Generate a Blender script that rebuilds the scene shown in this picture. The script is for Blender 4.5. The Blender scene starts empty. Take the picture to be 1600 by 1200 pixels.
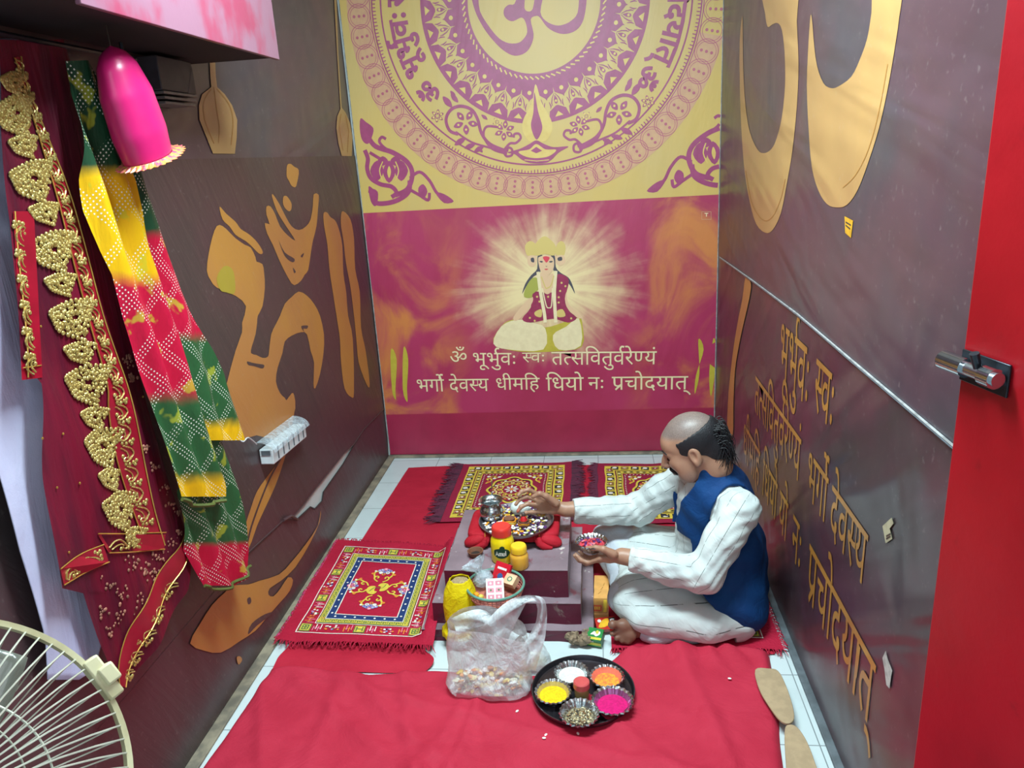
import bpy, math, random
import numpy as np
from mathutils import Vector, Matrix
from mathutils.geometry import tessellate_polygon
S = bpy.context.scene
C = S.collection
V = Vector
PI = math.pi
# ---------------------------------------------------------------- camera
CX = V((0.993492, 0.098351, -0.057457)); CU = V((0.025747, 0.297474, 0.954383)); CB = V((0.110956, -0.949651, 0.293006))
EYE = V((0, 0, 1.7)); FPX = 1178.0
cam = bpy.data.cameras.new('camera'); cam.sensor_width = 36; cam.lens = 36 * FPX / 1600; cam.clip_start = .02
co = bpy.data.objects.new('camera', cam); C.objects.link(co)
co.matrix_world = Matrix(((CX.x, CU.x, CB.x, 0), (CX.y, CU.y, CB.y, 0), (CX.z, CU.z, CB.z, 1.7), (0, 0, 0, 1)))
S.camera = co
# ---------------------------------------------------------------- light
S.view_settings.view_transform = 'Standard'; S.view_settings.look = 'None'
S.view_settings.gamma = 1; S.view_settings.use_curve_mapping = False
S.view_settings.exposure = 0.43
W = bpy.data.worlds.new('world'); S.world = W; W.use_nodes = True
W.node_tree.nodes['Background'].inputs[0].default_value = (.70, .92, 1.0, 1)
W.node_tree.nodes['Background'].inputs[1].default_value = 0.5
def area(name, loc, target, sx, sy, power, col):
    l = bpy.data.lights.new(name, 'AREA'); l.shape = 'RECTANGLE'; l.size = sx; l.size_y = sy; l.energy = power; l.color = col
    o = bpy.data.objects.new(name, l); C.objects.link(o); o.location = loc
    o.rotation_euler = (V(target) - V(loc)).to_track_quat('-Z', 'Y').to_euler()
    return o
area('tube_light_glow', (-.25, 1.75, 2.82), (-.25, 2.15, 0), 1.2, .25, 88, (.76, .97, 1.0))
area('entrance_daylight', (.1, -1.0, 2.95), (-.1, 2.3, .7), 1.3, .6, 11, (.86, .96, 1.0))
# ---------------------------------------------------------------- helpers
def ray(px, py): return CX * (px - 800) - CU * (py - 600) - CB * FPX
def at_x(px, py, X): r = ray(px, py); return EYE + r * (X / r.x)
def at_y(px, py, Y): r = ray(px, py); return EYE + r * (Y / r.y)
def at_z(px, py, Z): r = ray(px, py); return EYE + r * ((Z - 1.7) / r.z)
def lin(c): return tuple(((v / 255) / 12.92 if v / 255 <= .04045 else ((v / 255 + .055) / 1.055) ** 2.4) for v in c)
class NT:
    def __init__(s, name):
        s.m = bpy.data.materials.new(name); s.m.use_nodes = True; s.t = s.m.node_tree; s.n = s.t.nodes
        s.b = s.n['Principled BSDF']; s.out = s.n['Material Output']
    def L(s, a, b): s.t.links.new(a, b)
    def setv(s, sock, v):
        if hasattr(v, 'is_linked') or hasattr(v, 'links'): s.L(v, sock)
        else:
            if isinstance(v, (tuple, list)) and len(v) == 3 and len(sock.default_value) == 4: v = (*v, 1)
            sock.default_value = v
    def co(s, kind='Object', scale=(1, 1, 1), rot=(0, 0, 0), loc=(0, 0, 0)):
        t = s.n.new('ShaderNodeTexCoord'); m = s.n.new('ShaderNodeMapping'); s.L(t.outputs[kind], m.inputs[0])
        if any(rot) and len(set(scale)) > 1: m.vector_type = 'TEXTURE'; scale = tuple(1 / q for q in scale)
        m.inputs['Scale'].default_value = scale; m.inputs['Rotation'].default_value = rot; m.inputs['Location'].default_value = loc
        return m.outputs[0]
    def noise(s, v, scale, detail=4, dist=0, rough=.55):
        x = s.n.new('ShaderNodeTexNoise'); s.L(v, x.inputs['Vector']); x.inputs['Scale'].default_value = scale
        x.inputs['Detail'].default_value = detail; x.inputs['Distortion'].default_value = dist; x.inputs['Roughness'].default_value = rough
        return x.outputs[0]
    def math(s, op, a, b=0.0, c=None):
        x = s.n.new('ShaderNodeMath'); x.operation = op; s.setv(x.inputs[0], a); s.setv(x.inputs[1], b)
        if c is not None: s.setv(x.inputs[2], c)
        return x.outputs[0]
    def ramp(s, f, lo, hi, a=0., b=1.):
        x = s.n.new('ShaderNodeMapRange'); x.interpolation_type = 'SMOOTHSTEP'; s.L(f, x.inputs[0])
        x.inputs[1].default_value = lo; x.inputs[2].default_value = hi; x.inputs[3].default_value = a; x.inputs[4].default_value = b
        return x.outputs[0]
    def mix(s, f, a, b):
        x = s.n.new('ShaderNodeMix'); x.data_type = 'RGBA'; s.setv(x.inputs[0], f); s.setv(x.inputs[6], a); s.setv(x.inputs[7], b)
        return x.outputs[2]
    def sep(s, v):
        x = s.n.new('ShaderNodeSeparateXYZ'); s.L(v, x.inputs[0]); return x.outputs
    def bump(s, h, strength, dist=.01):
        x = s.n.new('ShaderNodeBump'); s.L(h, x.inputs['Height']); x.inputs['Strength'].default_value = strength; x.inputs['Distance'].default_value = dist
        s.L(x.outputs[0], s.b.inputs['Normal'])
    def fin(s, col, rough=.6, metal=0., spec=.5):
        s.setv(s.b.inputs['Base Color'], col); s.setv(s.b.inputs['Roughness'], rough); s.b.inputs['Metallic'].default_value = metal
        s.b.inputs['Specular IOR Level'].default_value = spec
        return s.m
def M(name, rgb, rough=.6, metal=0., var=.12, scale=25., bump=0., bscale=60., rgb2=None, spec=.5, alpha=None, trans=0.):
    t = NT(name); v = t.co(); a = lin(rgb); b = lin(rgb2) if rgb2 else tuple(c * (1 - var * 2) for c in a)
    t.fin(t.mix(t.ramp(t.noise(v, scale), .35, .65), a, b), rough, metal, spec)
    if bump: t.bump(t.noise(v, bscale, 3), bump, .004)
    if alpha is not None: t.b.inputs['Alpha'].default_value = alpha
    if trans: t.b.inputs['Transmission Weight'].default_value = trans
    return t.m
LAY = [0]
def eps(): return (LAY[0] % 60) * 6e-6
class MB:
    def __init__(s): s.v = []; s.f = []; s.m = []; s.uv = {}
    def add(s, vs, fs, mi=0, uvs=None):
        o = len(s.v); s.v += [tuple(p) for p in vs]
        if uvs is not None:
            for i, u in enumerate(uvs): s.uv[o + i] = u
        for f in fs: s.f.append([o + i for i in f]); s.m.append(mi)
    def box(s, c, d, R=None, mi=0):
        c = V(c); R = R or Matrix.Identity(3)
        vs = [c + R @ V((d[0] / 2 * a, d[1] / 2 * b, d[2] / 2 * e)) for a in (-1, 1) for b in (-1, 1) for e in (-1, 1)]
        s.add(vs, [(0, 1, 3, 2), (4, 6, 7, 5), (0, 4, 5, 1), (2, 3, 7, 6), (0, 2, 6, 4), (1, 5, 7, 3)], mi)
    def tube(s, pts, r, n=8, mi=0, caps=True, flat=1.):
        pts = [V(p) for p in pts]; k = len(pts); rs = r if isinstance(r, (list, tuple)) else [r] * k
        vs = []; up = None
        for i in range(k):
            t = (pts[min(i + 1, k - 1)] - pts[max(i - 1, 0)]); t = t.normalized() if t.length > 1e-9 else V((0, 0, 1))
            if up is None: up = V((0, 0, 1)) if abs(t.z) < .9 else V((1, 0, 0))
            a = t.cross(up); a = a.normalized() if a.length > 1e-6 else t.orthogonal().normalized(); b = a.cross(t); up = b
            for j in range(n):
                w = 2 * PI * j / n; vs.append(pts[i] + a * math.cos(w) * rs[i] + b * math.sin(w) * rs[i] * flat)
        fs = [(i * n + j, i * n + (j + 1) % n, (i + 1) * n + (j + 1) % n, (i + 1) * n + j) for i in range(k - 1) for j in range(n)]
        if caps: fs += [tuple(range(n - 1, -1, -1)), tuple(range((k - 1) * n, k * n))]
        s.add(vs, fs, mi)
    def lathe(s, prof, c=(0, 0, 0), n=32, mi=0, R=None, wave=None):
        c = V(c); R = R or Matrix.Identity(3); vs = []
        for r, z in prof:
            for j in range(n):
                w = 2 * PI * j / n; rr = r * (1 + (wave(w, r, z) if wave else 0))
                vs.append(c + R @ V((rr * math.cos(w), rr * math.sin(w), z)))
        s.add(vs, [(i * n + j, i * n + (j + 1) % n, (i + 1) * n + (j + 1) % n, (i + 1) * n + j) for i in range(len(prof) - 1) for j in range(n)], mi)
    def ell(s, c, r, R=None, mi=0, nu=12, nv=8, jit=0.):
        c = V(c); R = R or Matrix.Identity(3); vs = []
        for i in range(nv + 1):
            th = PI * i / nv
            for j in range(nu):
                w = 2 * PI * j / nu; q = 1 + (random.uniform(-jit, jit) if jit else 0)
                vs.append(c + R @ V((r[0] * math.sin(th) * math.cos(w) * q, r[1] * math.sin(th) * math.sin(w) * q, r[2] * math.cos(th) * q)))
        s.add(vs, [(i * nu + j, (i + 1) * nu + j, (i + 1) * nu + (j + 1) % nu, i * nu + (j + 1) % nu) for i in range(nv) for j in range(nu)], mi)
    def grid(s, fn, nu, nv, mi=0, mask=None):
        vs = []; uv = []
        for i in range(nv + 1):
            for j in range(nu + 1):
                u, w = j / nu, i / nv; vs.append(fn(u, w)); uv.append((u, w))
        fs = [(i * (nu + 1) + j, i * (nu + 1) + j + 1, (i + 1) * (nu + 1) + j + 1, (i + 1) * (nu + 1) + j) for i in range(nv) for j in range(nu)
              if mask is None or mask((j + .5) / nu, (i + .5) / nv)]
        s.add(vs, fs, mi, uv)
    def poly(s, loops, F, mi=0):
        LAY[0] += 1
        loops = [l for l in loops if len(l) > 2]
        if not loops: return
        tri = tessellate_polygon([[V((p[0], p[1], 0)) for p in l] for l in loops])
        flat = [p for l in loops for p in l]; o = len(s.v)
        P = [F(*p) for p in flat]
        s.v += [tuple(p) for p in P]
        for t in tri: s.f.append([o + i for i in t]); s.m.append(mi)
    def stroke(s, pts, w, F, mi=0, closed=False):
        LAY[0] += 1
        k = len(pts); ws = w if isinstance(w, (list, tuple)) else [w] * k; vs = []
        for i in range(k):
            if closed: a, b = pts[(i - 1) % k], pts[(i + 1) % k]
            else: a, b = pts[max(i - 1, 0)], pts[min(i + 1, k - 1)]
            dx, dy = b[0] - a[0], b[1] - a[1]; l = math.hypot(dx, dy) or 1
            nx, ny = -dy / l * ws[i] / 2, dx / l * ws[i] / 2
            vs += [F(pts[i][0] + nx, pts[i][1] + ny), F(pts[i][0] - nx, pts[i][1] - ny)]
        n = k if closed else k - 1
        s.add(vs, [(2 * i, 2 * ((i + 1) % k), 2 * ((i + 1) % k) + 1, 2 * i + 1) for i in range(n)], mi)
    def disc(s, c, r, F, mi=0, n=16, r2=None, a0=0.):
        LAY[0] += 1
        r2 = r2 or r
        s.add([F(c[0] + r * math.cos(a0 + 2 * PI * j / n), c[1] + r2 * math.sin(a0 + 2 * PI * j / n)) for j in range(n)], [tuple(range(n))], mi)
    def ring(s, c, r0, r1, F, mi=0, n=64, a0=0., a1=2 * PI):
        LAY[0] += 1
        vs = []
        for j in range(n + 1):
            a = a0 + (a1 - a0) * j / n
            vs += [F(c[0] + r0 * math.cos(a), c[1] + r0 * math.sin(a)), F(c[0] + r1 * math.cos(a), c[1] + r1 * math.sin(a))]
        s.add(vs, [(2 * j, 2 * j + 1, 2 * j + 3, 2 * j + 2) for j in range(n)], mi)
    def build(s, name, mats, parent=None, smooth=True, bevel=0, solid=0, sub=0, angle=40, keep=None):
        me = bpy.data.meshes.new(name)
        vs, fs, ms = s.v, s.f, s.m
        if keep:
            ok = [all(keep(vs[i]) for i in f) for f in fs]
            fs = [f for f, q in zip(fs, ok) if q]; ms = [m for m, q in zip(ms, ok) if q]
        me.from_pydata(vs, [], fs); mats = mats if isinstance(mats, (list, tuple)) else [mats]
        for m in mats: me.materials.append(m)
        me.polygons.foreach_set('material_index', ms)
        me.polygons.foreach_set('use_smooth', [smooth] * len(fs))
        if s.uv:
            L = me.uv_layers.new(name='UVMap'); vi = np.empty(len(me.loops), 'i'); me.loops.foreach_get('vertex_index', vi)
            U = np.zeros((len(vs), 2), 'f')
            for k, u in s.uv.items(): U[k] = u
            L.data.foreach_set('uv', U[vi].ravel())
        me.update()
        o = bpy.data.objects.new(name, me); C.objects.link(o)
        if smooth and angle < 180: me.set_sharp_from_angle(angle=math.radians(angle))
        if solid:
            d = o.modifiers.new('s', 'SOLIDIFY'); d.thickness = solid; d.offset = 0
        if bevel:
            d = o.modifiers.new('b', 'BEVEL'); d.width = bevel; d.segments = 2; d.limit_method = 'ANGLE'
        if sub:
            d = o.modifiers.new('u', 'SUBSURF'); d.levels = sub; d.render_levels = sub
        if parent: adopt(o, parent)
        return o
def wmat(o):
    m = Matrix.LocRotScale(o.location, o.rotation_euler, o.scale)
    return wmat(o.parent) @ o.matrix_parent_inverse @ m if o.parent else m
def adopt(o, parent):
    o.parent = parent; o.matrix_parent_inverse = wmat(parent).inverted()
def tag(o, label=None, cat=None, group=None, kind=None):
    if label: o['label'] = label
    if cat: o['category'] = cat
    if group: o['group'] = group
    if kind: o['kind'] = kind
    return o
def thing(name, label, cat, loc=(0, 0, 0), group=None):
    o = bpy.data.objects.new(name, None); o.empty_display_size = .03; C.objects.link(o); o.location = loc
    return tag(o, label, cat, group)
def struct(mb, name, mats, label=None, cat=None, **k):
    o = mb.build(name, mats, **k); tag(o, label or name.replace('_', ' '), cat or name.split('_')[0], None, 'structure'); return o
def dup(root, loc, label=None, rotz=None):
    r = root.copy(); C.objects.link(r); r.location = loc
    if rotz is not None: r.rotation_euler = (0, 0, rotz)
    if label: r['label'] = label
    for ch in list(root.children):
        c = ch.copy(); C.objects.link(c); c.parent = r
        for g in ch.children:
            d = g.copy(); C.objects.link(d); d.parent = c
    return r
def sm(a, b, x): t = min(1, max(0, (x - a) / (b - a))); return t * t * (3 - 2 * t)
def lerp(a, b, t): return a + (b - a) * t
def interp(tab, x):
    for (a, *p), (b, *q) in zip(tab, tab[1:]):
        if x <= b: t = 0 if b == a else max(0, (x - a) / (b - a)); return [lerp(u, w, t) for u, w in zip(p, q)]
    return list(tab[-1][1:])
def hsh(i, j, k=0):
    x = math.sin(i * 127.1 + j * 311.7 + k * 74.7) * 43758.5453; return x - math.floor(x)
def vn(x, y, k=0):
    i, j = math.floor(x), math.floor(y); a, b = x - i, y - j; a = a * a * (3 - 2 * a); b = b * b * (3 - 2 * b)
    return lerp(lerp(hsh(i, j, k), hsh(i + 1, j, k), a), lerp(hsh(i, j + 1, k), hsh(i + 1, j + 1, k), a), b)
def fb(x, y, k=0): return vn(x, y, k) * .6 + vn(x * 2.1, y * 2.1, k + 1) * .28 + vn(x * 4.3, y * 4.3, k + 2) * .12
def cat(pts, n=6, closed=False):
    """Catmull-Rom through 2D/3D points."""
    P = [np.array(p, float) for p in pts]; k = len(P); out = []
    for i in range(k if closed else k - 1):
        g = (lambda j: P[j % k]) if closed else (lambda j: P[min(max(j, 0), k - 1)])
        a, b, c, d = g(i - 1), g(i), g(i + 1), g(i + 2)
        for j in range(n):
            t = j / n; out.append(tuple(.5 * (2 * b + (c - a) * t + (2 * a - 5 * b + 4 * c - d) * t * t + (3 * b - a - 3 * c + d) * t ** 3)))
    if not closed: out.append(tuple(P[-1]))
    return out
# ---------------------------------------------------------------- devanagari lettering (outlines)
GLY = {'भ':(.404,[[[.138,.357],[.167,.337],[.184,.306],[.191,.251],[.191,.184],[.306,.184],[.306,.316],[.231,.316],[.231,.357],[.412,.357],[.412,.316],[.353,.316],[.353,.0],[.306,.0],[.306,.144],[.191,.144],[.187,.102],[.17,.088],[.147,.09],[.105,.128],[.095,.166],[.108,.181],[.145,.184],[.137,.303],[.124,.319],[.088,.325],[.069,.313],[.065,.299],[.071,.281],[.09,.27],[.125,.264],[.121,.223],[.071,.234],[.052,.244],[.038,.258],[.029,.276],[.026,.299],[.036,.336],[.048,.348],[.081,.361]]]),'र':(.235,[[[.227,.024],[.196,-.007],[.043,.147],[.023,.195],[.032,.216],[.048,.225],[.077,.223],[.104,.2],[.137,.229],[.146,.254],[.137,.316],[.0,.316],[.0,.357],[.244,.357],[.244,.316],[.184,.316],[.192,.284],[.192,.243],[.18,.21],[.159,.183],[.096,.146]]]),'ु':(.0,[[[-.142,-.007],[-.1,.005],[-.052,.004],[-.029,-.004],[-.011,-.016],[.002,-.032],[.01,-.052],[.013,-.074],[.01,-.096],[.001,-.115],[-.014,-.132],[-.034,-.144],[-.09,-.154],[-.126,-.151],[-.158,-.142],[-.186,-.128],[-.238,-.085],[-.261,-.057],[-.226,-.033],[-.17,-.089],[-.125,-.109],[-.09,-.113],[-.056,-.108],[-.036,-.094],[-.029,-.07],[-.036,-.049],[-.053,-.037],[-.111,-.038],[-.128,-.045]]]),'ू':(.0,[[[-.036,-.141],[-.099,-.154],[-.149,-.144],[-.167,-.131],[-.18,-.115],[-.189,-.095],[-.191,-.072],[-.188,-.052],[-.18,-.033],[-.165,-.017],[-.145,-.004],[-.121,.004],[-.066,.005],[-.018,-.01],[.022,-.036],[.07,-.089],[.083,-.109],[.048,-.131],[.006,-.077],[-.038,-.044],[-.063,-.036],[-.108,-.034],[-.134,-.044],[-.147,-.062],[-.147,-.087],[-.134,-.104],[-.102,-.113],[-.051,-.101]]]),'व':(.319,[[[.328,.316],[.268,.316],[.268,.0],[.222,.0],[.222,.095],[.17,.071],[.114,.069],[.079,.08],[.051,.1],[.033,.129],[.026,.164],[.03,.195],[.041,.22],[.059,.24],[.084,.255],[.113,.264],[.203,.261],[.2,.219],[.149,.225],[.108,.218],[.082,.197],[.075,.183],[.075,.147],[.091,.122],[.119,.11],[.154,.109],[.212,.139],[.222,.149],[.222,.316],[.0,.316],[.0,.357],[.328,.357]]]),'ः':(.156,[[[.049,.268],[.062,.282],[.08,.287],[.105,.276],[.115,.25],[.105,.224],[.089,.214],[.071,.214],[.049,.232],[.046,.24]],[[.049,.086],[.062,.1],[.08,.105],[.105,.094],[.115,.068],[.105,.042],[.089,.032],[.071,.032],[.049,.05],[.046,.058]]]),'स':(.388,[[[.337,.316],[.337,.0],[.291,.0],[.291,.153],[.185,.146],[.122,.159],[.096,.145],[.195,.043],[.218,.024],[.187,-.007],[.029,.167],[.024,.202],[.039,.221],[.077,.223],[.104,.201],[.117,.218],[.118,.31],[.115,.316],[.0,.316],[.0,.357],[.397,.357],[.397,.316]],[[.291,.195],[.291,.316],[.161,.316],[.171,.248],[.157,.2],[.15,.191],[.191,.186]]]),'त':(.327,[[[.276,.316],[.276,.0],[.23,.0],[.23,.188],[.104,.182],[.086,.172],[.074,.151],[.075,.118],[.082,.099],[.131,.044],[.156,.023],[.125,-.007],[.049,.07],[.027,.121],[.029,.164],[.053,.202],[.094,.223],[.156,.229],[.23,.229],[.23,.316],[.0,.316],[.0,.357],[.335,.357],[.335,.316]]]),'ि':(.149,[[[.051,.316],[.0,.316],[.0,.357],[.046,.357],[.03,.416],[.034,.444],[.045,.468],[.064,.488],[.088,.503],[.118,.512],[.153,.515],[.205,.51],[.253,.495],[.296,.471],[.336,.438],[.372,.399],[.404,.353],[.356,.353],[.296,.42],[.231,.46],[.163,.473],[.117,.466],[.087,.444],[.079,.428],[.082,.38],[.095,.357],[.157,.357],[.157,.316],[.098,.316],[.098,.0],[.051,.0]]]),'य':(.333,[[[.342,.357],[.342,.316],[.282,.316],[.282,.0],[.235,.0],[.235,.103],[.197,.084],[.145,.076],[.113,.08],[.085,.091],[.062,.111],[.043,.136],[.03,.167],[.022,.203],[.061,.215],[.084,.234],[.092,.262],[.071,.316],[.0,.316],[.0,.357]],[[.074,.173],[.092,.142],[.116,.123],[.149,.117],[.184,.122],[.225,.147],[.235,.157],[.235,.316],[.121,.316],[.136,.276],[.138,.256],[.131,.219],[.11,.191]]]),'ण':(.415,[[[.364,.316],[.364,.0],[.318,.0],[.318,.316],[.241,.316],[.239,.156],[.221,.114],[.19,.092],[.144,.084],[.112,.088],[.085,.099],[.059,.127],[.046,.183],[.045,.316],[.0,.316],[.0,.357],[.423,.357],[.423,.316]],[[.161,.127],[.175,.133],[.193,.165],[.195,.316],[.092,.316],[.096,.159],[.118,.13],[.133,.125]]]),'ं':(.0,[[[-.102,.46],[-.083,.476],[-.066,.476],[-.047,.46],[-.044,.435],[-.059,.414],[-.083,.411],[-.102,.427],[-.105,.435]]]),'ग':(.323,[[[.119,.316],[.119,.125],[.107,.106],[.092,.102],[.061,.114],[.028,.155],[.024,.185],[.038,.203],[.073,.206],[.073,.316],[.0,.316],[.0,.357],[.332,.357],[.332,.316],[.272,.316],[.272,.0],[.226,.0],[.226,.316]]]),'ो':(.149,[[[.098,.316],[.098,.0],[.051,.0],[.051,.316],[.0,.316],[.0,.357],[.157,.357],[.157,.316]],[[.052,.353],[.02,.44],[.002,.462],[-.02,.472],[-.072,.465],[-.086,.507],[-.034,.515],[.004,.508],[.034,.488],[.061,.45],[.095,.353]]]),'द':(.299,[[[.237,-.033],[.196,.042],[.116,.045],[.072,.065],[.048,.087],[.032,.117],[.027,.172],[.035,.2],[.059,.23],[.088,.248],[.124,.259],[.169,.262],[.169,.316],[.0,.316],[.0,.357],[.307,.357],[.307,.316],[.216,.316],[.216,.221],[.121,.214],[.092,.198],[.073,.162],[.075,.131],[.082,.115],[.095,.1],[.113,.089],[.179,.081],[.177,.113],[.188,.13],[.214,.138],[.242,.132],[.259,.114],[.265,.093],[.261,.072],[.235,.049],[.276,-.014]]]),'े':(.0,[[[-.097,.353],[-.129,.44],[-.147,.462],[-.168,.472],[-.221,.465],[-.235,.507],[-.183,.515],[-.145,.508],[-.114,.488],[-.088,.45],[-.054,.353]]]),'ध':(.353,[[[.362,.316],[.302,.316],[.302,.0],[.256,.0],[.256,.086],[.201,.063],[.163,.059],[.135,.062],[.111,.07],[.091,.082],[.076,.1],[.067,.12],[.066,.164],[.085,.2],[.053,.218],[.032,.246],[.024,.283],[.027,.305],[.035,.324],[.065,.353],[.107,.363],[.144,.356],[.17,.335],[.179,.305],[.176,.287],[.156,.254],[.121,.277],[.132,.302],[.122,.323],[.095,.325],[.078,.314],[.068,.293],[.071,.26],[.082,.244],[.128,.228],[.191,.231],[.185,.191],[.138,.186],[.117,.171],[.11,.146],[.117,.12],[.138,.104],[.168,.099],[.204,.105],[.245,.13],[.256,.141],[.256,.316],[.22,.316],[.22,.357],[.362,.357]]]),'ी':(.149,[[[-.106,.353],[-.126,.417],[-.124,.453],[-.116,.473],[-.102,.491],[-.084,.504],[-.062,.512],[-.013,.513],[.022,.498],[.05,.468],[.073,.422],[.094,.357],[.157,.357],[.157,.316],[.098,.316],[.098,.0],[.051,.0],[.051,.316],[.0,.316],[.0,.357],[.05,.357],[.028,.423],[.003,.461],[-.013,.471],[-.047,.472],[-.068,.46],[-.08,.421],[-.06,.353]]]),'म':(.343,[[[.292,.316],[.292,.0],[.246,.0],[.246,.144],[.119,.144],[.115,.102],[.105,.09],[.076,.09],[.039,.12],[.022,.16],[.03,.177],[.046,.184],[.072,.184],[.072,.316],[.0,.316],[.0,.357],[.352,.357],[.352,.316]],[[.246,.316],[.119,.316],[.119,.184],[.246,.184]]]),'ह':(.305,[[[.184,.04],[.218,.056],[.23,.074],[.23,.099],[.215,.119],[.183,.13],[.136,.13],[.1,.115],[.082,.088],[.082,.048],[.101,.013],[.173,-.051],[.142,-.082],[.083,-.029],[.046,.02],[.036,.046],[.034,.089],[.049,.124],[.066,.142],[.043,.178],[.042,.222],[.061,.249],[.117,.267],[.207,.267],[.207,.316],[.0,.316],[.0,.357],[.314,.357],[.314,.316],[.254,.316],[.254,.226],[.094,.219],[.086,.192],[.105,.163],[.163,.172],[.209,.167],[.243,.151],[.265,.129],[.275,.102],[.274,.067],[.268,.049],[.242,.02],[.2,.001]]]),'न':(.319,[[[.0,.357],[.327,.357],[.327,.316],[.268,.316],[.268,.0],[.221,.0],[.221,.171],[.117,.171],[.114,.122],[.096,.109],[.078,.109],[.04,.138],[.022,.172],[.025,.198],[.035,.208],[.056,.212],[.221,.212],[.221,.316],[.0,.316]]]),'प':(.326,[[[.275,.316],[.275,.0],[.229,.0],[.229,.11],[.179,.087],[.117,.087],[.074,.111],[.052,.148],[.045,.206],[.045,.316],[.0,.316],[.0,.357],[.335,.357],[.335,.316]],[[.229,.316],[.092,.316],[.099,.152],[.109,.138],[.134,.126],[.18,.129],[.229,.161]]]),'च':(.364,[[[.373,.316],[.313,.316],[.313,.0],[.267,.0],[.267,.095],[.217,.072],[.182,.068],[.154,.071],[.13,.079],[.109,.092],[.094,.111],[.084,.133],[.084,.179],[.106,.213],[.022,.212],[.022,.253],[.223,.253],[.219,.213],[.18,.211],[.147,.198],[.136,.188],[.129,.174],[.129,.142],[.134,.13],[.155,.113],[.182,.108],[.217,.113],[.267,.149],[.267,.316],[.0,.316],[.0,.357],[.373,.357]]]),'ा':(.149,[[[.098,.316],[.098,.0],[.051,.0],[.051,.316],[.0,.316],[.0,.357],[.157,.357],[.157,.316]]]),'ॐ':(.518,[[[.292,.483],[.309,.496],[.331,.494],[.345,.476],[.342,.454],[.324,.441],[.297,.448],[.289,.461]],[[.436,.478],[.425,.444],[.411,.416],[.392,.397],[.37,.383],[.345,.375],[.291,.376],[.267,.384],[.245,.398],[.209,.445],[.195,.478],[.234,.492],[.256,.447],[.283,.42],[.3,.413],[.339,.414],[.356,.421],[.379,.449],[.394,.493]],[[.267,.101],[.258,.081],[.244,.065],[.203,.048],[.179,.046],[.147,.05],[.118,.062],[.091,.083],[.066,.113],[.041,.153],[.017,.204],[.057,.219],[.092,.15],[.111,.123],[.131,.104],[.152,.092],[.189,.089],[.211,.098],[.223,.117],[.223,.144],[.213,.168],[.183,.199],[.149,.196],[.146,.236],[.188,.243],[.211,.259],[.218,.284],[.212,.306],[.195,.319],[.147,.32],[.098,.302],[.084,.341],[.136,.36],[.199,.361],[.222,.353],[.24,.341],[.261,.306],[.259,.256],[.245,.231],[.221,.213],[.256,.198],[.277,.204],[.34,.289],[.368,.308],[.419,.313],[.447,.304],[.47,.284],[.487,.254],[.493,.211],[.49,.182],[.481,.158],[.466,.137],[.445,.122],[.421,.113],[.375,.111],[.333,.127],[.308,.146],[.337,.176],[.372,.154],[.394,.15],[.419,.157],[.44,.178],[.447,.212],[.441,.246],[.426,.266],[.415,.272],[.384,.269],[.35,.23],[.316,.18],[.294,.163],[.262,.157],[.269,.136]]]),'्':(.0,[[[-.103,-.025],[-.05,-.024],[-.007,-.037],[.045,-.076],[.087,-.13],[.054,-.154],[.016,-.104],[-.024,-.074],[-.047,-.067],[-.096,-.068]]])}
def inside(p, l):
    r = False
    for (x1, y1), (x2, y2) in zip(l, l[1:] + l[:1]):
        if (y1 > p[1]) != (y2 > p[1]) and p[0] < (x2 - x1) * (p[1] - y1) / (y2 - y1) + x1: r = not r
    return r
def groups(cs):
    outer = []; holes = []
    for i, c in enumerate(cs):
        d = sum(inside(c[0], o) for j, o in enumerate(cs) if j != i)
        (holes if d % 2 else outer).append(c)
    return [[o] + [h for h in holes if inside(h[0], o)] for o in outer]
def clipx(l, x0):
    out = []
    for a, b in zip(l, l[1:] + l[:1]):
        if a[0] <= x0: out.append(a)
        if (a[0] <= x0) != (b[0] <= x0):
            t = (x0 - a[0]) / (b[0] - a[0]); out.append((x0, a[1] + t * (b[1] - a[1])))
    return out
def hook(pts, w):
    a = []; b = []
    for i, p in enumerate(pts):
        q0, q1 = pts[max(i - 1, 0)], pts[min(i + 1, len(pts) - 1)]; dx, dy = q1[0] - q0[0], q1[1] - q0[1]; l = math.hypot(dx, dy)
        a.append((p[0] - dy / l * w / 2, p[1] + dx / l * w / 2)); b.append((p[0] + dy / l * w / 2, p[1] - dx / l * w / 2))
    return a + b[::-1]
def text(s):
    """list of (polygon groups, x) for tokens; returns groups and width"""
    x = 0; out = []
    for t in s.split():
        if t == '_': x += .16; continue
        if t == '^': out.append([hook(cat([(x - .10, .35), (x - .13, .42), (x - .09, .49), (x - .02, .48)], 3), .05)]); continue
        if t == '/': out.append([hook([(x - .09, .13), (x - .15, .08), (x - .23, .0)], .05)]); continue
        half = t[0] == '~'; g = t[-1]; adv, cs = GLY[g]
        cs = [list(map(tuple, c)) for c in cs]
        if half: cs = [clipx(c, adv - (.125 if any(inside(c[0], o) for o in cs if o is not c) else .105)) for c in cs]; adv -= .115; cs = [c for c in cs if len(c) > 2]
        for gr in groups(cs): out.append([[(p[0] + x, p[1]) for p in l] for l in gr])
        x += adv
    return out, x
T_BHUR = 'भ ू भ ु ^ व ः'; T_SVAH = '~स व ः'; T_TAT = 'त ~त स ि व त ु व ^ र े ~ण य ं'
T_BHARGO = 'भ ग ो ^ _ द े व ~स य'; T_DHI = 'ध ी म ि ह'; T_DHIYO = 'ि ध य ो'; T_NAH = 'न ः'; T_PRA = 'प / च ो द य ा त ्'
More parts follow.
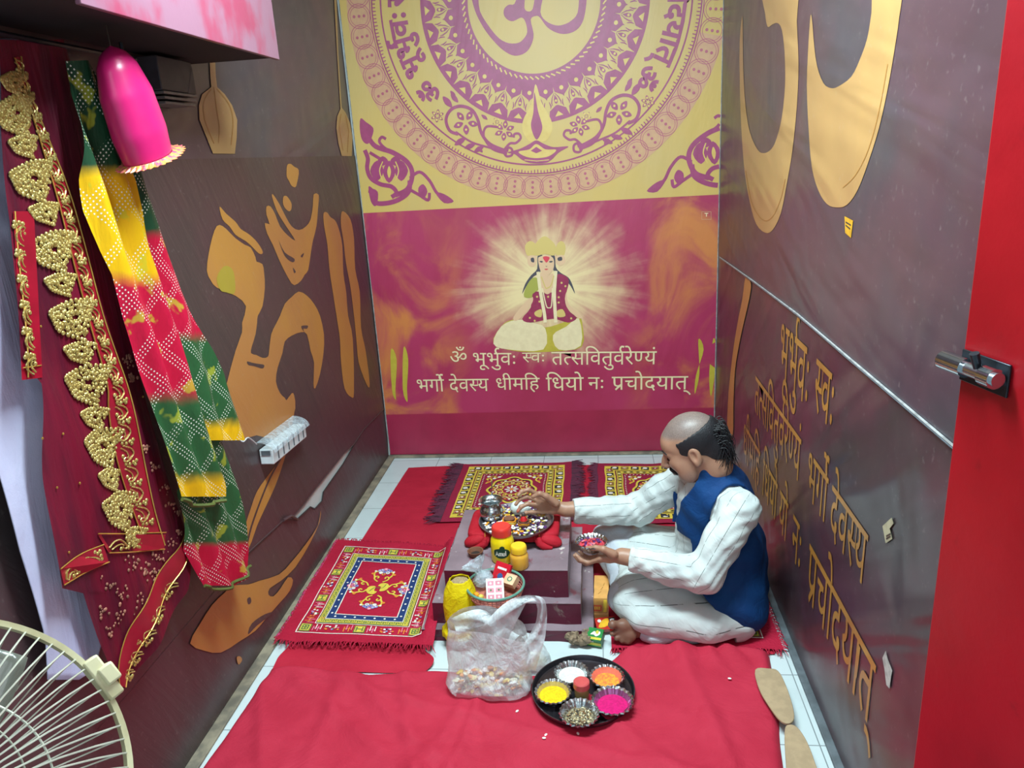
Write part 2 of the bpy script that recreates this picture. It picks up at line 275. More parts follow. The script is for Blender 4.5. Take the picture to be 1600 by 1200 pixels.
def write(mb, s, p0, p1, F, mi, hscale=1., track=0.):
    """letters along the straight line p0->p1 (headline sits on it), 2D surface coords"""
    gs, w = text(s); dx, dy = p1[0] - p0[0], p1[1] - p0[1]; L = math.hypot(dx, dy); k = L / w; ux, uy = dx / L, dy / L
    sg = 1 if hscale > 0 else -1; hs = abs(hscale)
    for g in gs:
        ls = []
        for l in g:
            q = []
            for a, b in l:
                b = (b - .33) * hs * k; a *= k; q.append((p0[0] + ux * a - uy * b * sg, p0[1] + uy * a + ux * b * sg))
            ls.append(q)
        mb.poly(ls, F, mi)
# ---------------------------------------------------------------- materials
def vinyl(name, a, b, strength=.35, rough=.42, rot=(.5, 0, 0), stretch=(1, 7, 1.3), scale=2.2, det=4):
    t = NT(name); v = t.co(); n = t.noise(v, 1.6, 3)
    col = t.mix(t.ramp(n, .38, .62), lin(a), lin(b)); col = t.mix(t.math('MULTIPLY', t.ramp(t.noise(v, 60, 2), .62, .8), .12), col, lin((190, 180, 175)))
    w = t.noise(t.co('Object', stretch, rot), scale, det, .35); g = t.noise(v, 2.6, 2, .4)
    t.fin(col, rough, 0, .85); t.bump(t.math('ADD', w, t.math('MULTIPLY', g, .7)), strength, .03); return t.m
m_vinyl = vinyl('dark_vinyl', (64, 54, 54), (74, 52, 56), .2)
m_vinyl_slack = vinyl('dark_slack_vinyl', (62, 54, 56), (80, 48, 58), 1.0, .32, (.93, 0, 0), (1, 3.6, .6), 1.7, 1.5)
m_vinyl_up = vinyl('dark_upper_vinyl', (64, 62, 70), (80, 58, 68), .8, .34, (-1.32, 0, 0), (1, 4, .8), 1.2, 2)  # bluish gloss haze of the upper banners put into the base colour
m_ochre = vinyl('ochre_print', (180, 122, 64), (188, 132, 58), .16)
m_ochre_pale = vinyl('pale_ochre_print', (172, 134, 84), (182, 144, 90), .8, .34, (-1.32, 0, 0), (1, 4, .8), 1.2, 2)
m_ochre_line = vinyl('ochre_line_print', (160, 112, 50), (170, 120, 60), .2)
m_olive = vinyl('olive_print', (160, 140, 40), (170, 150, 50), .16)
m_gold_text = vinyl('gold_lettering', (168, 120, 46), (178, 130, 56), 1.0, .32, (.93, 0, 0), (1, 3.6, .6), 1.7, 1.5)
m_plaster = M('painted_plaster', (206, 214, 214), .7, 0, .06, 6)
m_trim = M('dirty_trim', (150, 138, 118), .7, 0, .2, 18, rgb2=(112, 104, 92))
m_hem = M('pale_vinyl_hem', (168, 170, 170), .5, 0, .2, 40)
m_white = M('white_print', (238, 228, 205), .5)
def tile_mat():
    t = NT('white_tile'); v = t.co(); x = t.n.new('ShaderNodeTexBrick'); t.L(v, x.inputs['Vector'])
    x.offset = 0; x.inputs['Scale'].default_value = 1; x.inputs['Brick Width'].default_value = .31; x.inputs['Row Height'].default_value = .31
    x.inputs['Mortar Size'].default_value = .0018; x.inputs['Color1'].default_value = (*lin((198, 210, 212)), 1); x.inputs['Color2'].default_value = (*lin((204, 214, 216)), 1)
    x.inputs['Mortar'].default_value = (*lin((130, 138, 142)), 1)
    t.fin(t.mix(t.math('MULTIPLY', t.ramp(t.noise(v, 9, 5), .5, .75), .35), x.outputs[0], lin((184, 190, 192))), .18); return t.m
m_tile = tile_mat()
def back_print():
    t = NT('printed_vinyl'); v = t.co(); X, Y, Z = t.sep(v)
    yel = t.mix(t.ramp(t.noise(v, 2.5, 4), .3, .7), lin((212, 178, 92)), lin((206, 176, 104)))
    pink = t.mix(t.ramp(t.noise(v, 3.5, 4), .3, .7), lin((166, 34, 78)), lin((176, 44, 92)))
    ax = t.math('ABSOLUTE', t.math('ADD', X, .25))
    cl = t.math('MULTIPLY', t.ramp(t.noise(t.co('Object', (1, 1, .8), (0, .5, 0)), 2.7, 6, .9), .44, .66), t.ramp(ax, .36, .72))
    pink = t.mix(cl, pink, lin((206, 124, 62)))
    dx = t.math('DIVIDE', t.math('ADD', X, .25), .56); dz = t.math('DIVIDE', t.math('ADD', Z, -1.0), .50)
    r = t.math('SQRT', t.math('ADD', t.math('MULTIPLY', dx, dx), t.math('MULTIPLY', dz, dz)))
    an = t.math('ARCTAN2', dz, dx); cb = t.n.new('ShaderNodeCombineXYZ'); t.setv(cb.inputs[0], t.math('MULTIPLY', an, 4.0)); t.setv(cb.inputs[1], t.math('MULTIPLY', r, .5))
    ry = t.noise(cb.outputs[0], 1.3, 3); mott = t.noise(v, 9, 4, .5)
    rr = t.math('SUBTRACT', t.math('ADD', r, t.math('MULTIPLY', t.math('SUBTRACT', mott, .5), .5)), t.math('MULTIPLY', t.math('SUBTRACT', ry, .5), .9))
    pink = t.mix(t.math('MULTIPLY', t.ramp(rr, .15, 1.0, 1., 0.), .95), pink, lin((240, 220, 164)))
    pink = t.mix(t.ramp(Z, .265, .275, 1., 0.), pink, t.mix(t.ramp(t.noise(v, 5), .3, .7), lin((150, 20, 62)), lin((164, 28, 70))))
    t.fin(t.mix(t.math('GREATER_THAN', Z, 1.432), pink, yel), .48, 0, .85)
    w = t.noise(t.co('Object', (6, 1, 1), (0, .2, 0)), 1.4, 4, .4); t.bump(w, .12, .03); return t.m
m_back = back_print()
def bprint(name, rgb, rgb2=None):
    t = NT(name); v = t.co(); t.fin(t.mix(t.ramp(t.noise(v, 30, 3), .3, .7), lin(rgb), lin(rgb2 or rgb)), .48, 0, .85)
    w = t.noise(t.co('Object', (6, 1, 1), (0, .2, 0)), 1.4, 4, .4); t.bump(w, .12, .03); return t.m
m_mauve = bprint('magenta_print', (164, 58, 112), (154, 52, 102))
m_mauve_soft = bprint('faded_magenta_print', (208, 162, 118), (202, 152, 116))
m_yel = bprint('yellow_print', (222, 192, 104), (216, 182, 92))
m_cream = bprint('cream_print', (232, 214, 170), (240, 224, 180))
m_lime = bprint('lime_print', (196, 178, 60), (186, 170, 50))
m_skinp = bprint('pale_skin_print', (228, 190, 150)); m_hairp = bprint('dark_hair_print', (70, 66, 78)); m_sarip = bprint('maroon_sari_print', (140, 26, 70), (160, 40, 84))
m_greenp = bprint('green_blouse_print', (168, 168, 70)); m_goldp = bprint('gold_crown_print', (216, 190, 110)); m_redp = bprint('red_tilak_print', (220, 60, 80))
# ---------------------------------------------------------------- the room
XL, XR, YB = -1.248, .662, 4.10
b = MB(); b.box((-.3, 1.6, -.03), (2.2, 5.4, .06)); struct(b, 'floor', m_tile, 'white tiled floor', 'floor')
b = MB(); b.box((XL - .05, 1.6, 1.65), (.1, 5.0, 3.3)); struct(b, 'wall_left', m_plaster)
b = MB(); b.box((-.29, YB + .05, 1.65), (2.3, .1, 3.3)); struct(b, 'wall_back', m_plaster)
b = MB(); b.box((XR + .05, 2.74, 1.65), (.1, 2.76, 3.3)); b.box((.98, .12, 1.65), (.1, 2.44, 3.3)); b.box((.87, 1.345, 1.65), (.32, .05, 3.3)); struct(b, 'wall_right', m_plaster)
b = MB(); b.box((-.2, 1.6, 3.33), (2.7, 5.4, .06)); struct(b, 'ceiling', m_plaster)
b = MB(); b.box((XL + .022, 2.4, .005), (.042, 3.4, .010)); struct(b, 'baseboard_left', m_trim, bevel=.003)
b = MB(); b.box((-.29, YB - .018, .006), (1.86, .034, .012)); struct(b, 'baseboard_back', m_trim, bevel=.003)
b = MB(); b.box((XR - .014, 2.7, .006), (.026, 2.7, .012)); struct(b, 'baseboard_right', M('grey_trim', (104, 112, 118), .6, 0, .2, 14), bevel=.003)
# lamp above the frame
lt = thing('tube_light', 'white tube light hanging under the ceiling', 'lamp', (-.25, 1.75, 3.3))
b = MB(); b.box((-.25, 1.75, 2.90), (1.25, .07, .04)); b.build('housing', M('lamp_housing', (235, 235, 235), .4), lt, bevel=.005)
t = NT('lit_tube'); t.b.inputs['Emission Color'].default_value = (.88, .98, 1, 1); t.b.inputs['Emission Strength'].default_value = 9
b = MB(); b.tube([(-.85, 1.75, 2.86), (.35, 1.75, 2.86)], .014, 12); b.build('tube', t.m, lt)
m_chain = M('lamp_chain', (120, 120, 120), .4, 1)
for x in (-.6, .1): b = MB(); b.tube([(x, 1.75, 2.92), (x, 1.75, 3.3)], .004); b.build('chain', m_chain, lt)
# ---------------------------------------------------------------- back banner: mandala above, seated deity and verse below
MC = (-.258, 2.40); YP = YB - .010
def FB(u, v, o=.0008): return V((u, YP - .0012 - o - eps(), v))
def FM(o): return lambda u, v: V((MC[0] + u, YP - .0012 - o - eps(), MC[1] + v))
b = MB(); b.grid(lambda u, w: V((lerp(-1.236, .655, u), YP - .001, lerp(.016, 3.28, w))), 30, 50)
b.grid(lambda u, w: V((lerp(-1.236, .655, u), YP + .001, lerp(.016, 3.28, w))), 1, 1)
mats = [m_back, m_mauve, m_yel, m_cream, m_lime, m_skinp, m_hairp, m_sarip, m_greenp, m_goldp, m_redp, m_mauve_soft, m_hem, bprint('rose_chain_print', (184, 88, 112), (176, 80, 104))]
F1, F2, F3 = FM(.0006), FM(.0012), FM(.0018)
def pol(r, a): return (r * math.cos(a), r * math.sin(a))
O = (0, 0)
b.ring(O, .327, .405, F1, 1, 128); n = 80
for i in range(n):
    a = 2 * PI * i / n; b.stroke([pol(.341, a - .022), pol(.346, a), pol(.355, a + .03)], .007, F2, 2)
b.ring(O, .552, .566, F1, 1, 128); n = 32
for i in range(n):
    a = 2 * PI * (i + .5) / n; p = 2 * PI / n
    b.poly([[pol(.403, a - p * .5), pol(.403, a + p * .5), pol(.428, a + p * .46), pol(.452, a + p * .05), pol(.462, a), pol(.452, a - p * .05), pol(.428, a - p * .46)]], F1, 1)
    b.disc(pol(.418, a), .0105, F2, 2, 12)
    a += p / 2
    b.poly([[pol(.556, a - p * .5), pol(.556, a + p * .5), pol(.515, a + p * .42), pol(.492, a + p * .06), pol(.492, a - p * .06), pol(.515, a - p * .42)]], F1, 1)
    b.poly([[pol(.545, a - p * .2), pol(.545, a + p * .2), pol(.520, a)]], F2, 2)
    b.poly([[pol(.44, a), pol(.462, a - .020), pol(.480, a - .016), pol(.485, a), pol(.480, a + .016), pol(.462, a + .020)]], F2, 1)
    b.disc(pol(.470, a), .006, F3, 2, 10)
    for sg in (-1, 1):
        b.stroke([pol(.433, a + sg * .004), pol(.455, a + sg * .036), pol(.478, a + sg * .05), pol(.492, a + sg * .045)], [.002, .005, .006, .002], F2, 1)
        b.stroke([pol(.47, a + sg * .075), pol(.49, a + sg * .062), pol(.505, a + sg * .068)], [.003, .007, .002], F2, 1)
b.ring(O, .764, .772, F1, 1, 160); b.ring(O, .810, .817, F1, 1, 160); b.ring(O, .822, .826, F1, 1, 160)
n = 300
for i in range(n):
    a = 2 * PI * i / n; b.stroke([pol(.792 + .008 * hsh(i, 1), a), pol(.812, a)], .005, F1, 1)
b.ring(O, .826, .942, F1, 11, 160); n = 58
for i in range(n):
    a = 2 * PI * i / n; c = pol(.883, a); b.ring(c, .0555, .0590, F2, 13, 24); b.ring(c, .0455, .0480, F2, 13, 20)
    for q in (-.026, 0, .026): b.disc(pol(.883 + q, a), .0075, F3, 13, 8)
# the om in the middle
c7 = lambda q: [(lambda p: (p.x - MC[0], p.z - MC[1]))(at_y(640 + x / 4, y / 4, YP)) for x, y in q]
b.poly([cat(c7([(385, -40), (410, 70), (460, 170), (520, 250), (580, 310), (640, 345), (690, 345), (735, 320), (765, 270), (775, 210), (757, 122), (790, 100), (815, 110), (860, 170), (920, 205), (980, 212), (1040, 190), (1080, 140), (1100, 60), (1105, -40), (1065, -40), (1050, 80), (1010, 130), (960, 155), (910, 158), (850, 130), (818, 75), (835, -40), (790, -40), (770, 55), (742, 72), (718, 50), (720, -40), (680, -40), (655, 25), (620, 30), (592, 55), (590, 95), (615, 125), (650, 132), (700, 110), (725, 140), (735, 200), (715, 240), (680, 268), (620, 270), (560, 240), (500, 170), (440, 70), (425, -40)]), 3, True)], F1, 1)
# verse round the ring
def ringtext(s, a0, h=.115, r=.688, draw=True):
    gs, w = text(s); k = h / .5
    if draw:
        for g in gs:
            ls = [[pol(r + (y - .2) * k, a0 - x * k / r) for x, y in l] for l in g]; b.poly(ls, F2, 1)
            for l in ls: b.stroke(l, .009, F2, 1, True)
    return w * k / r
ringtext('ॐ', math.radians(219), .108, .665); a = math.radians(206); a -= ringtext(T_BHUR, a, .125) + .03; a -= ringtext(T_SVAH, a, .125) + .08
e_ = math.radians(332.5 - 360); e_ += ringtext(T_PRA, 0, .125, .7, False); ringtext(T_PRA, e_, .125, .7)
k_ = (a - e_) / (sum(ringtext(q, 0, .125, .688, False) for q in (T_TAT, T_BHARGO, T_DHI, T_DHIYO, T_NAH)) + .3)
for s_ in (T_TAT, T_BHARGO, T_DHI, T_DHIYO, T_NAH): a -= (ringtext(s_, a, .125 * min(1, k_)) + .06 * min(1, k_))
ringtext('ॐ', math.radians(330), .108, .665)
# lamp and vines under the inner ring
c5 = lambda q: [(lambda p: (p.x - MC[0], p.z - MC[1]))(at_y(530 + x / 2.623, y / 2.623, YP)) for x, y in q]
b.poly([cat(c5([(805, 345), (790, 420), (755, 490), (752, 535), (775, 575), (810, 585), (850, 575), (872, 535), (868, 490), (830, 420)]), 5, True)], F2, 2)
b.poly([cat(c5([(800, 378), (796, 460), (786, 510), (795, 550), (810, 572), (826, 548), (832, 515), (815, 455)]), 5, True)], F3, 1)
b.poly([cat(c5([(690, 625), (740, 610), (780, 590), (808, 575), (840, 590), (880, 603), (940, 600), (900, 625), (870, 655), (840, 668), (785, 668), (750, 655), (720, 632)]), 4, True)], F2, 1)
b.poly([cat(c5([(735, 622), (780, 612), (808, 590), (845, 612), (890, 614), (860, 640), (810, 648), (765, 642)]), 4, True)], F3, 2)
b.poly([c5([(785, 618), (808, 602), (832, 618), (808, 628)])], FM(.0024), 1)
b.stroke(c5([(760, 655), (810, 660), (860, 655)]), .004, F3, 2)
for sx in (1, -1):
    g = lambda q: [(x * sx, y) for x, y in c5([(808 - abs(x), y) for x, y in q])] if sx == 1 else [(-x, y) for x, y in c5([(808 - abs(x), y) for x, y in q])]
    cx = c5([(808, 0)])[0][0]; g = (lambda q, sx=sx, cx=cx: [(cx + sx * (p[0] - cx), p[1]) for p in c5([(808 - x, y) for x, y in q])])
    vine = lambda q, w: b.stroke(cat(g(q), 5), w, F2, 1)
    vine([(120, 620), (190, 590), (225, 545), (240, 490), (265, 450), (310, 435), (350, 450), (370, 490), (355, 535), (320, 550)], .016)
    vine([(120, 630), (180, 610), (215, 560), (205, 520), (160, 520)], .012); vine([(130, 612), (108, 588), (84, 586), (64, 566), (72, 548), (90, 550), (92, 564)], .012)
    vine([(120, 625), (210, 600), (270, 580), (330, 540)], .010); vine([(120, 622), (115, 605), (100, 612), (100, 635), (122, 640), (135, 620)], .012)
    def leaf(x, y, dx, dy, w): b.poly([cat(g([(x, y), (x + dx * .5 - dy * w, y + dy * .5 + dx * w), (x + dx, y + dy), (x + dx * .5 + dy * w, y + dy * .5 - dx * w)]), 3, True)], F3, 1)
    def flower(x, y, r, k=5):
        for i in range(k):
            q = 2 * PI * i / k + .4; leaf(x + r * .25 * math.cos(q), y + r * .25 * math.sin(q), r * math.cos(q), r * math.sin(q), .30)
            p = g([(x + r * .75 * math.cos(q), y + r * .75 * math.sin(q))])[0]; b.disc(p, .006, FM(.0024), 2, 8)
    flower(290, 500, 42); flower(130, 535, 34, 6); flower(405, 475, 22, 6); flower(160, 500, 16)
    for q in ((215, 600, 40, 22), (250, 590, 45, 18), (290, 565, 45, 30), (320, 420, 30, -35), (345, 440, 38, -45), (330, 400, 22, -28), (200, 490, 25, -20), (240, 600, -20, 25)): leaf(*q, .22)
# corner flourishes
for sx in (1, -1):
    cx0 = c5([(826, 0)])[0][0]
    g = (lambda q, sx=sx: [(cx0 + sx * (p[0] - cx0), p[1]) for p in c5(q)])
    vine = lambda q, w: b.stroke(cat(g(q), 5), w * 1.25, F1, 1)
    leafp = lambda q: b.poly([cat(g(q), 3, True)], F1, 1)
    vine([(118, 560), (150, 600), (220, 625), (280, 665), (300, 715), (280, 775), (230, 800)], .020)
    vine([(105, 615), (118, 650), (115, 690), (130, 730), (170, 755), (215, 765), (235, 790), (215, 808)], .018)
    vine([(220, 625), (185, 605), (165, 580), (175, 562), (192, 570)], .012); vine([(125, 625), (150, 640), (175, 655)], .013)
    vine([(120, 780), (150, 790), (150, 830), (200, 832), (250, 815), (285, 785), (290, 740)], .020); vine([(290, 730), (330, 705), (370, 740), (400, 790), (440, 820)], .013)
    vine([(295, 780), (330, 800), (365, 820), (370, 790)], .013)
    leafp([(88, 485), (110, 500), (140, 525), (135, 560), (118, 590), (95, 575), (85, 530)]); leafp([(120, 765), (140, 775), (160, 800), (150, 845), (130, 825)])
    leafp([(395, 790), (430, 795), (470, 825), (430, 832)]); leafp([(325, 770), (345, 755), (362, 785), (345, 815), (328, 800)])
    for dx, dy, w, h in ((0, 4, 26, 46), (-50, 0, 28, 42), (50, 0, 28, 42), (-26, -40, 22, 20), (26, -40, 22, 20)):
        leafp([(205 + dx, 700 + dy - h), (205 + dx + w, 700 + dy), (205 + dx, 700 + dy + h), (205 + dx - w, 700 + dy)])
    [b.stroke(cat(g([(205 + q, 662), (205 + q * 1.5, 700), (205 + q, 742)]), 4), .006, F2, 2) for q in (-26, 26)]; b.poly([cat(g([(205, 680), (213, 704), (205, 730), (197, 704)]), 3, True)], F2, 2)
# seated deity printed inside the glow
cd = lambda q: [(lambda p: (p.x, p.z))(at_y(780 + x / 6.667, 360 + y / 6.667, YP)) for x, y in q]
G = [lambda u, v, k=k: FB(u, v, .0006 + .0005 * k) for k in range(6)]
P = lambda mi, lay, q, n=3: b.poly([cat(cd(q), n, True) if n else cd(q)], G[lay], mi)
P(4, 0, [(-60, 1180), (20, 1000), (140, 930), (330, 960), (480, 1010), (660, 960), (830, 900), (870, 1000), (860, 1210), (600, 1260), (200, 1260)])
P(3, 0, [(20, 1000), (180, 930), (340, 960), (480, 1020), (460, 1240), (100, 1240), (-60, 1180)]); P(3, 1, [(560, 1090), (700, 1000), (830, 915), (850, 1200), (620, 1240)])
P(6, 0, [(400, 270), (395, 400), (330, 470), (270, 560), (240, 660), (290, 570), (360, 480), (430, 430), (450, 260)]); P(6, 0, [(540, 260), (580, 270), (590, 380), (640, 440), (720, 490), (760, 560), (790, 660), (745, 580), (690, 520), (600, 460), (560, 400)])
P(7, 1, [(340, 640), (420, 640), (560, 640), (600, 460), (700, 480), (725, 540), (700, 650), (690, 760), (740, 850), (810, 910), (720, 960), (560, 920), (330, 960), (240, 920), (330, 800)])
P(8, 2, [(340, 500), (400, 500), (420, 600), (350, 660), (340, 700), (260, 690), (275, 600)]); P(5, 2, [(430, 440), (500, 470), (560, 450), (575, 560), (520, 660), (460, 640), (430, 560)])
P(5, 3, [(405, 300), (430, 270), (490, 258), (550, 275), (572, 320), (565, 400), (520, 460), (480, 465), (430, 420)]); P(10, 4, [(455, 280), (485, 268), (525, 280), (515, 310), (492, 335), (470, 310)])
P(6, 4, [(420, 322), (440, 316), (458, 326), (438, 334)]); P(6, 4, [(518, 326), (540, 316), (560, 322), (540, 334)]); P(10, 4, [(470, 402), (490, 398), (512, 402), (490, 412)]); P(6, 4, [(482, 368), (492, 372), (502, 368), (492, 378)])
P(9, 2, [(385, 260), (370, 170), (400, 110), (470, 60), (540, 100), (590, 170), (575, 260), (480, 245)]); P(9, 1, [(285, 250), (270, 160), (320, 110), (385, 150), (390, 250), (330, 270)]); P(9, 1, [(590, 250), (600, 150), (650, 110), (690, 160), (680, 250), (640, 270)])
P(5, 1, [(300, 270), (380, 265), (390, 330), (350, 380), (300, 350)]); P(5, 1, [(590, 270), (670, 260), (690, 330), (640, 370), (595, 340)]); P(6, 2, [(330, 290), (360, 285), (365, 330), (335, 325)]); P(6, 2, [(610, 285), (650, 275), (655, 310), (615, 315)])
for q in ([(405, 430), (430, 640), (470, 860), (480, 960)], [(590, 420), (575, 640), (580, 800), (590, 960)]): b.stroke(cat(cd(q), 5), .018, G[3], 3)
b.stroke(cat(cd([(440, 480), (480, 590), (500, 600), (540, 570), (570, 470)]), 4), .006, G[4], 9); b.stroke(cat(cd([(450, 600), (490, 780), (520, 805), (545, 780), (555, 600)]), 4), .006, G[4], 3)
for q in ((650, 545), (635, 630), (620, 695), (690, 580), (395, 690), (420, 740), (510, 690), (620, 750), (370, 940), (750, 915), (320, 910)): b.disc(cd([q])[0], .006, G[3], 9, 8)
P(5, 2, [(150, 900), (260, 760), (340, 690), (350, 740), (280, 850), (180, 940)]); P(5, 2, [(700, 640), (720, 760), (820, 850), (870, 910), (800, 900), (690, 760)])
P(9, 3, [(370, 850), (440, 820), (440, 900), (380, 890)]); P(9, 3, [(600, 840), (660, 820), (690, 890), (610, 900)])
# verse and side strokes
c6 = lambda q: [(lambda p: (p.x, p.z))(at_y(560 + x / 2.759, 300 + y / 2.759, YP)) for x, y in q]
def bline(s, p, hs=1.): q = c6(p); write(b, s, q[0], q[1], G[5], 3, hs)
bline('ॐ', [(392, 690), (470, 690)]); bline(T_BHUR, [(490, 697), (682, 697)]); bline(T_SVAH, [(706, 695), (806, 695)], .9); bline(T_TAT, [(832, 693), (1285, 690)], 1.05)
bline(T_BHARGO, [(248, 812), (560, 808)], 1.1); bline(T_DHI, [(590, 806), (780, 804)], 1.0); bline(T_DHIYO, [(808, 804), (970, 802)]); bline(T_NAH, [(990, 802), (1062, 802)]); bline(T_PRA, [(1092, 800), (1420, 797)])
for q in ([(140, 680), (165, 720), (160, 850), (162, 895), (145, 850)], [(195, 670), (215, 720), (210, 840), (212, 905), (192, 850)], [(1465, 635), (1488, 680), (1455, 790), (1450, 870), (1470, 780)], [(1530, 630), (1545, 690), (1540, 760), (1520, 880), (1512, 780)]): b.poly([cat(c6(q), 4, True)], G[1], 4)
q = c6([(1480, 85), (1520, 85), (1520, 118), (1480, 118)]); b.stroke(q, .003, G[1], 11, True); q = c6([(1492, 92), (1508, 92)]); b.stroke(q, .004, G[1], 3); b.stroke(c6([(1500, 92), (1500, 106)]), .004, G[1], 3)
b.box((-1.236, YP - .002, 1.65), (.004, .003, 3.25), None, 12); b.box((.655, YP - .002, 1.65), (.004, .003, 3.25), None, 12)
o = b.build('banner', mats, smooth=False, keep=lambda p: p[2] < 3.285 and -1.24 < p[0] < .658)
tag(o, 'yellow and crimson back-wall banner with mandala, verse and radiant seated goddess', 'banner')
# ---------------------------------------------------------------- dark banners on the side walls
def crop(x0, y0, s): return lambda q: [(x0 + x / s, y0 + y / s) for x, y in q]
def FL(o): return lambda px, py: at_x(px, py, XL + .006 + o + eps())
def FR(o): return lambda px, py: at_x(px, py, XR - .006 - o - eps())
def yz(X): return lambda y, z: V((X, y, z))
def edge_yz(q, X): return [(p.y, p.z) for p in (at_x(*a, X) for a in q)]
SL = XL + .006
mid_edge = edge_yz([(380, 870), (440, 815), (455.7, 810), (475, 788), (492, 765), (518.7, 732), (538, 707.5), (552, 695), (568, 671), (603, 635)], SL)
low_edge = edge_yz([(380, 872), (443, 813.5), (456, 811), (464, 811.5), (485, 792), (492, 795), (503, 783), (505, 769), (519, 749), (536, 725), (552, 697.5), (568, 672), (603, 636)], SL)
def lines(b, q, r, X, mi): b.tube([V((X, y, z)) for y, z in q], r, 6, mi)
# upper left
b = MB(); b.poly([[(-.7, 3.27), (-.7, 1.745), (4.085, 1.727), (4.085, 3.27)]], yz(XL + .004), 0)
c1 = crop(0, 0, 3.529)
v1 = [(1155, 300), (1185, 300), (1190, 420), (1198, 480), (1240, 520), (1280, 580), (1308, 660), (1305, 760), (1295, 848), (1175, 846), (1140, 760), (1100, 660), (1097, 580), (1115, 520), (1165, 480), (1160, 420)]
b.poly([c1(v1)], FL(.0008), 1); b.stroke(c1(cat([(1165, 490), (1125, 560), (1130, 660), (1180, 790)], 4)), 1.6, FL(.0014), 2); b.stroke(c1(cat([(1195, 490), (1260, 570), (1285, 660), (1275, 800)], 4)), 1.6, FL(.0014), 2); b.stroke(c1(cat([(1180, 480), (1195, 600), (1210, 700), (1205, 790)], 4)), 1.3, FL(.0014), 2)
b.poly([[(521, -20), (525.5, -20), (528.5, 80), (534, 168), (540, 176), (547, 192), (551, 215), (549.5, 244), (534, 243.5), (529, 225), (525.5, 200), (527, 182), (532, 170), (526.5, 80)]], FL(.0008), 1); b.stroke([(533, 178), (530, 198), (536, 235)], 1.2, FL(.0014), 2); b.stroke([(540, 180), (545, 205), (543, 238)], 1.2, FL(.0014), 2)
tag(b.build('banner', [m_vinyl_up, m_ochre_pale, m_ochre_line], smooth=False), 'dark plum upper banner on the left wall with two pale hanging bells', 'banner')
# middle left
b = MB(); b.poly([[(-.7, 1.75), (-.7, .40)] + mid_edge + [(4.085, 1.732)]], yz(XL + .006), 0)
c8 = crop(280, 200, 2.728); A, A2 = FL(.0008), FL(.0014)
P = lambda q, mi=1, f=A, n=3, k=c8: b.poly([cat(k(q), n, True) if n else k(q)], f, mi)
P([(460, 160), (475, 153), (490, 165), (510, 180), (503, 230), (495, 252), (478, 245), (468, 225), (458, 205)]); P([(445, 292), (460, 292), (478, 320), (478, 345), (468, 355), (450, 340), (442, 318)])
P([(172, 335), (200, 365), (240, 400), (262, 430), (300, 455), (335, 490), (357, 530), (340, 535), (305, 500), (280, 480), (240, 455), (215, 420), (185, 390)])
P([(160, 418), (185, 418), (215, 445), (240, 470), (280, 498), (305, 510), (325, 550), (330, 570), (355, 580), (362, 620), (365, 680), (355, 760), (335, 800), (332, 830), (325, 880), (310, 930), (306, 960), (330, 968), (355, 980), (378, 975), (383, 950), (392, 880), (410, 840), (430, 800), (450, 750), (480, 720), (510, 697), (545, 715), (575, 750), (600, 800), (617, 880), (615, 960), (600, 1050), (580, 1110), (572, 1090), (575, 1000), (560, 950), (545, 880), (520, 870), (480, 885), (450, 910), (440, 960), (420, 1020), (412, 1080), (430, 1130), (450, 1150), (458, 1160), (480, 1130), (490, 1140), (495, 1195), (470, 1270), (430, 1330), (330, 1310), (250, 1330), (160, 1300), (200, 1100), (240, 950), (268, 870), (268, 830), (285, 760), (240, 715), (160, 680), (135, 650), (118, 610), (125, 540), (140, 470)], 1, A, 2)
P([(372, 335), (390, 335), (410, 370), (430, 420), (465, 460), (495, 480), (470, 440), (440, 395), (415, 350), (395, 290), (402, 285), (430, 330), (455, 380), (480, 420), (510, 435), (540, 420), (560, 390), (570, 330), (573, 283), (595, 285), (592, 340), (585, 420), (570, 480), (560, 540), (550, 605), (535, 625), (520, 650), (490, 670), (465, 640), (425, 560), (400, 500), (375, 450), (365, 405), (385, 410), (372, 370)], 1, A, 2)
P([(615, 365), (630, 360), (645, 380), (665, 395), (680, 430), (695, 500), (700, 620), (712, 700), (720, 800), (740, 900), (745, 1120), (735, 1148), (705, 1110), (690, 1000), (685, 900), (675, 830), (655, 700), (640, 600), (632, 500), (618, 420)])
P([(690, 370), (700, 355), (730, 390), (745, 470), (750, 600), (770, 700), (775, 850), (795, 950), (812, 1090), (800, 1095), (765, 1000), (755, 900), (745, 800), (730, 680), (710, 570), (700, 480), (690, 420)])
for q in ([(425, 480), (450, 530), (492, 558), (482, 572), (450, 545)], [(518, 545), (532, 533), (525, 552)], [(485, 595), (497, 612), (490, 618)], [(290, 995), (310, 1000), (335, 1005), (362, 1010), (355, 1025), (320, 1015), (295, 1010)], [(520, 845), (548, 842), (545, 855), (530, 855), (532, 868)]): P(q, 0, A2)
P([(160, 640), (190, 590), (225, 600), (238, 650), (235, 705), (200, 700), (175, 690)], 2, A2)
k7 = crop(280, 640, 3.53)
P([(545, 290), (600, 190), (575, 290), (530, 420), (480, 530), (430, 640), (385, 760), (345, 755), (365, 640), (395, 545), (430, 450), (500, 350)], 1, A, 3, k7); P([(600, 60), (640, -20), (625, 80), (600, 200), (560, 300), (545, 280)], 1, A, 0, k7)
b.stroke(cat(k7([(560, 270), (500, 380), (450, 500), (400, 640), (375, 740)]), 4), 2.6, A2, 0)
P([(-40, 800), (40, 700), (110, 560), (200, 480), (90, 760)], 1, A, 3, k7)
lines(b, mid_edge, .0022, XL + .007, 0)
tag(b.build('banner', [m_vinyl, m_ochre, m_olive], smooth=False), 'dark brown middle banner on the left wall painted with a large ochre om', 'banner')
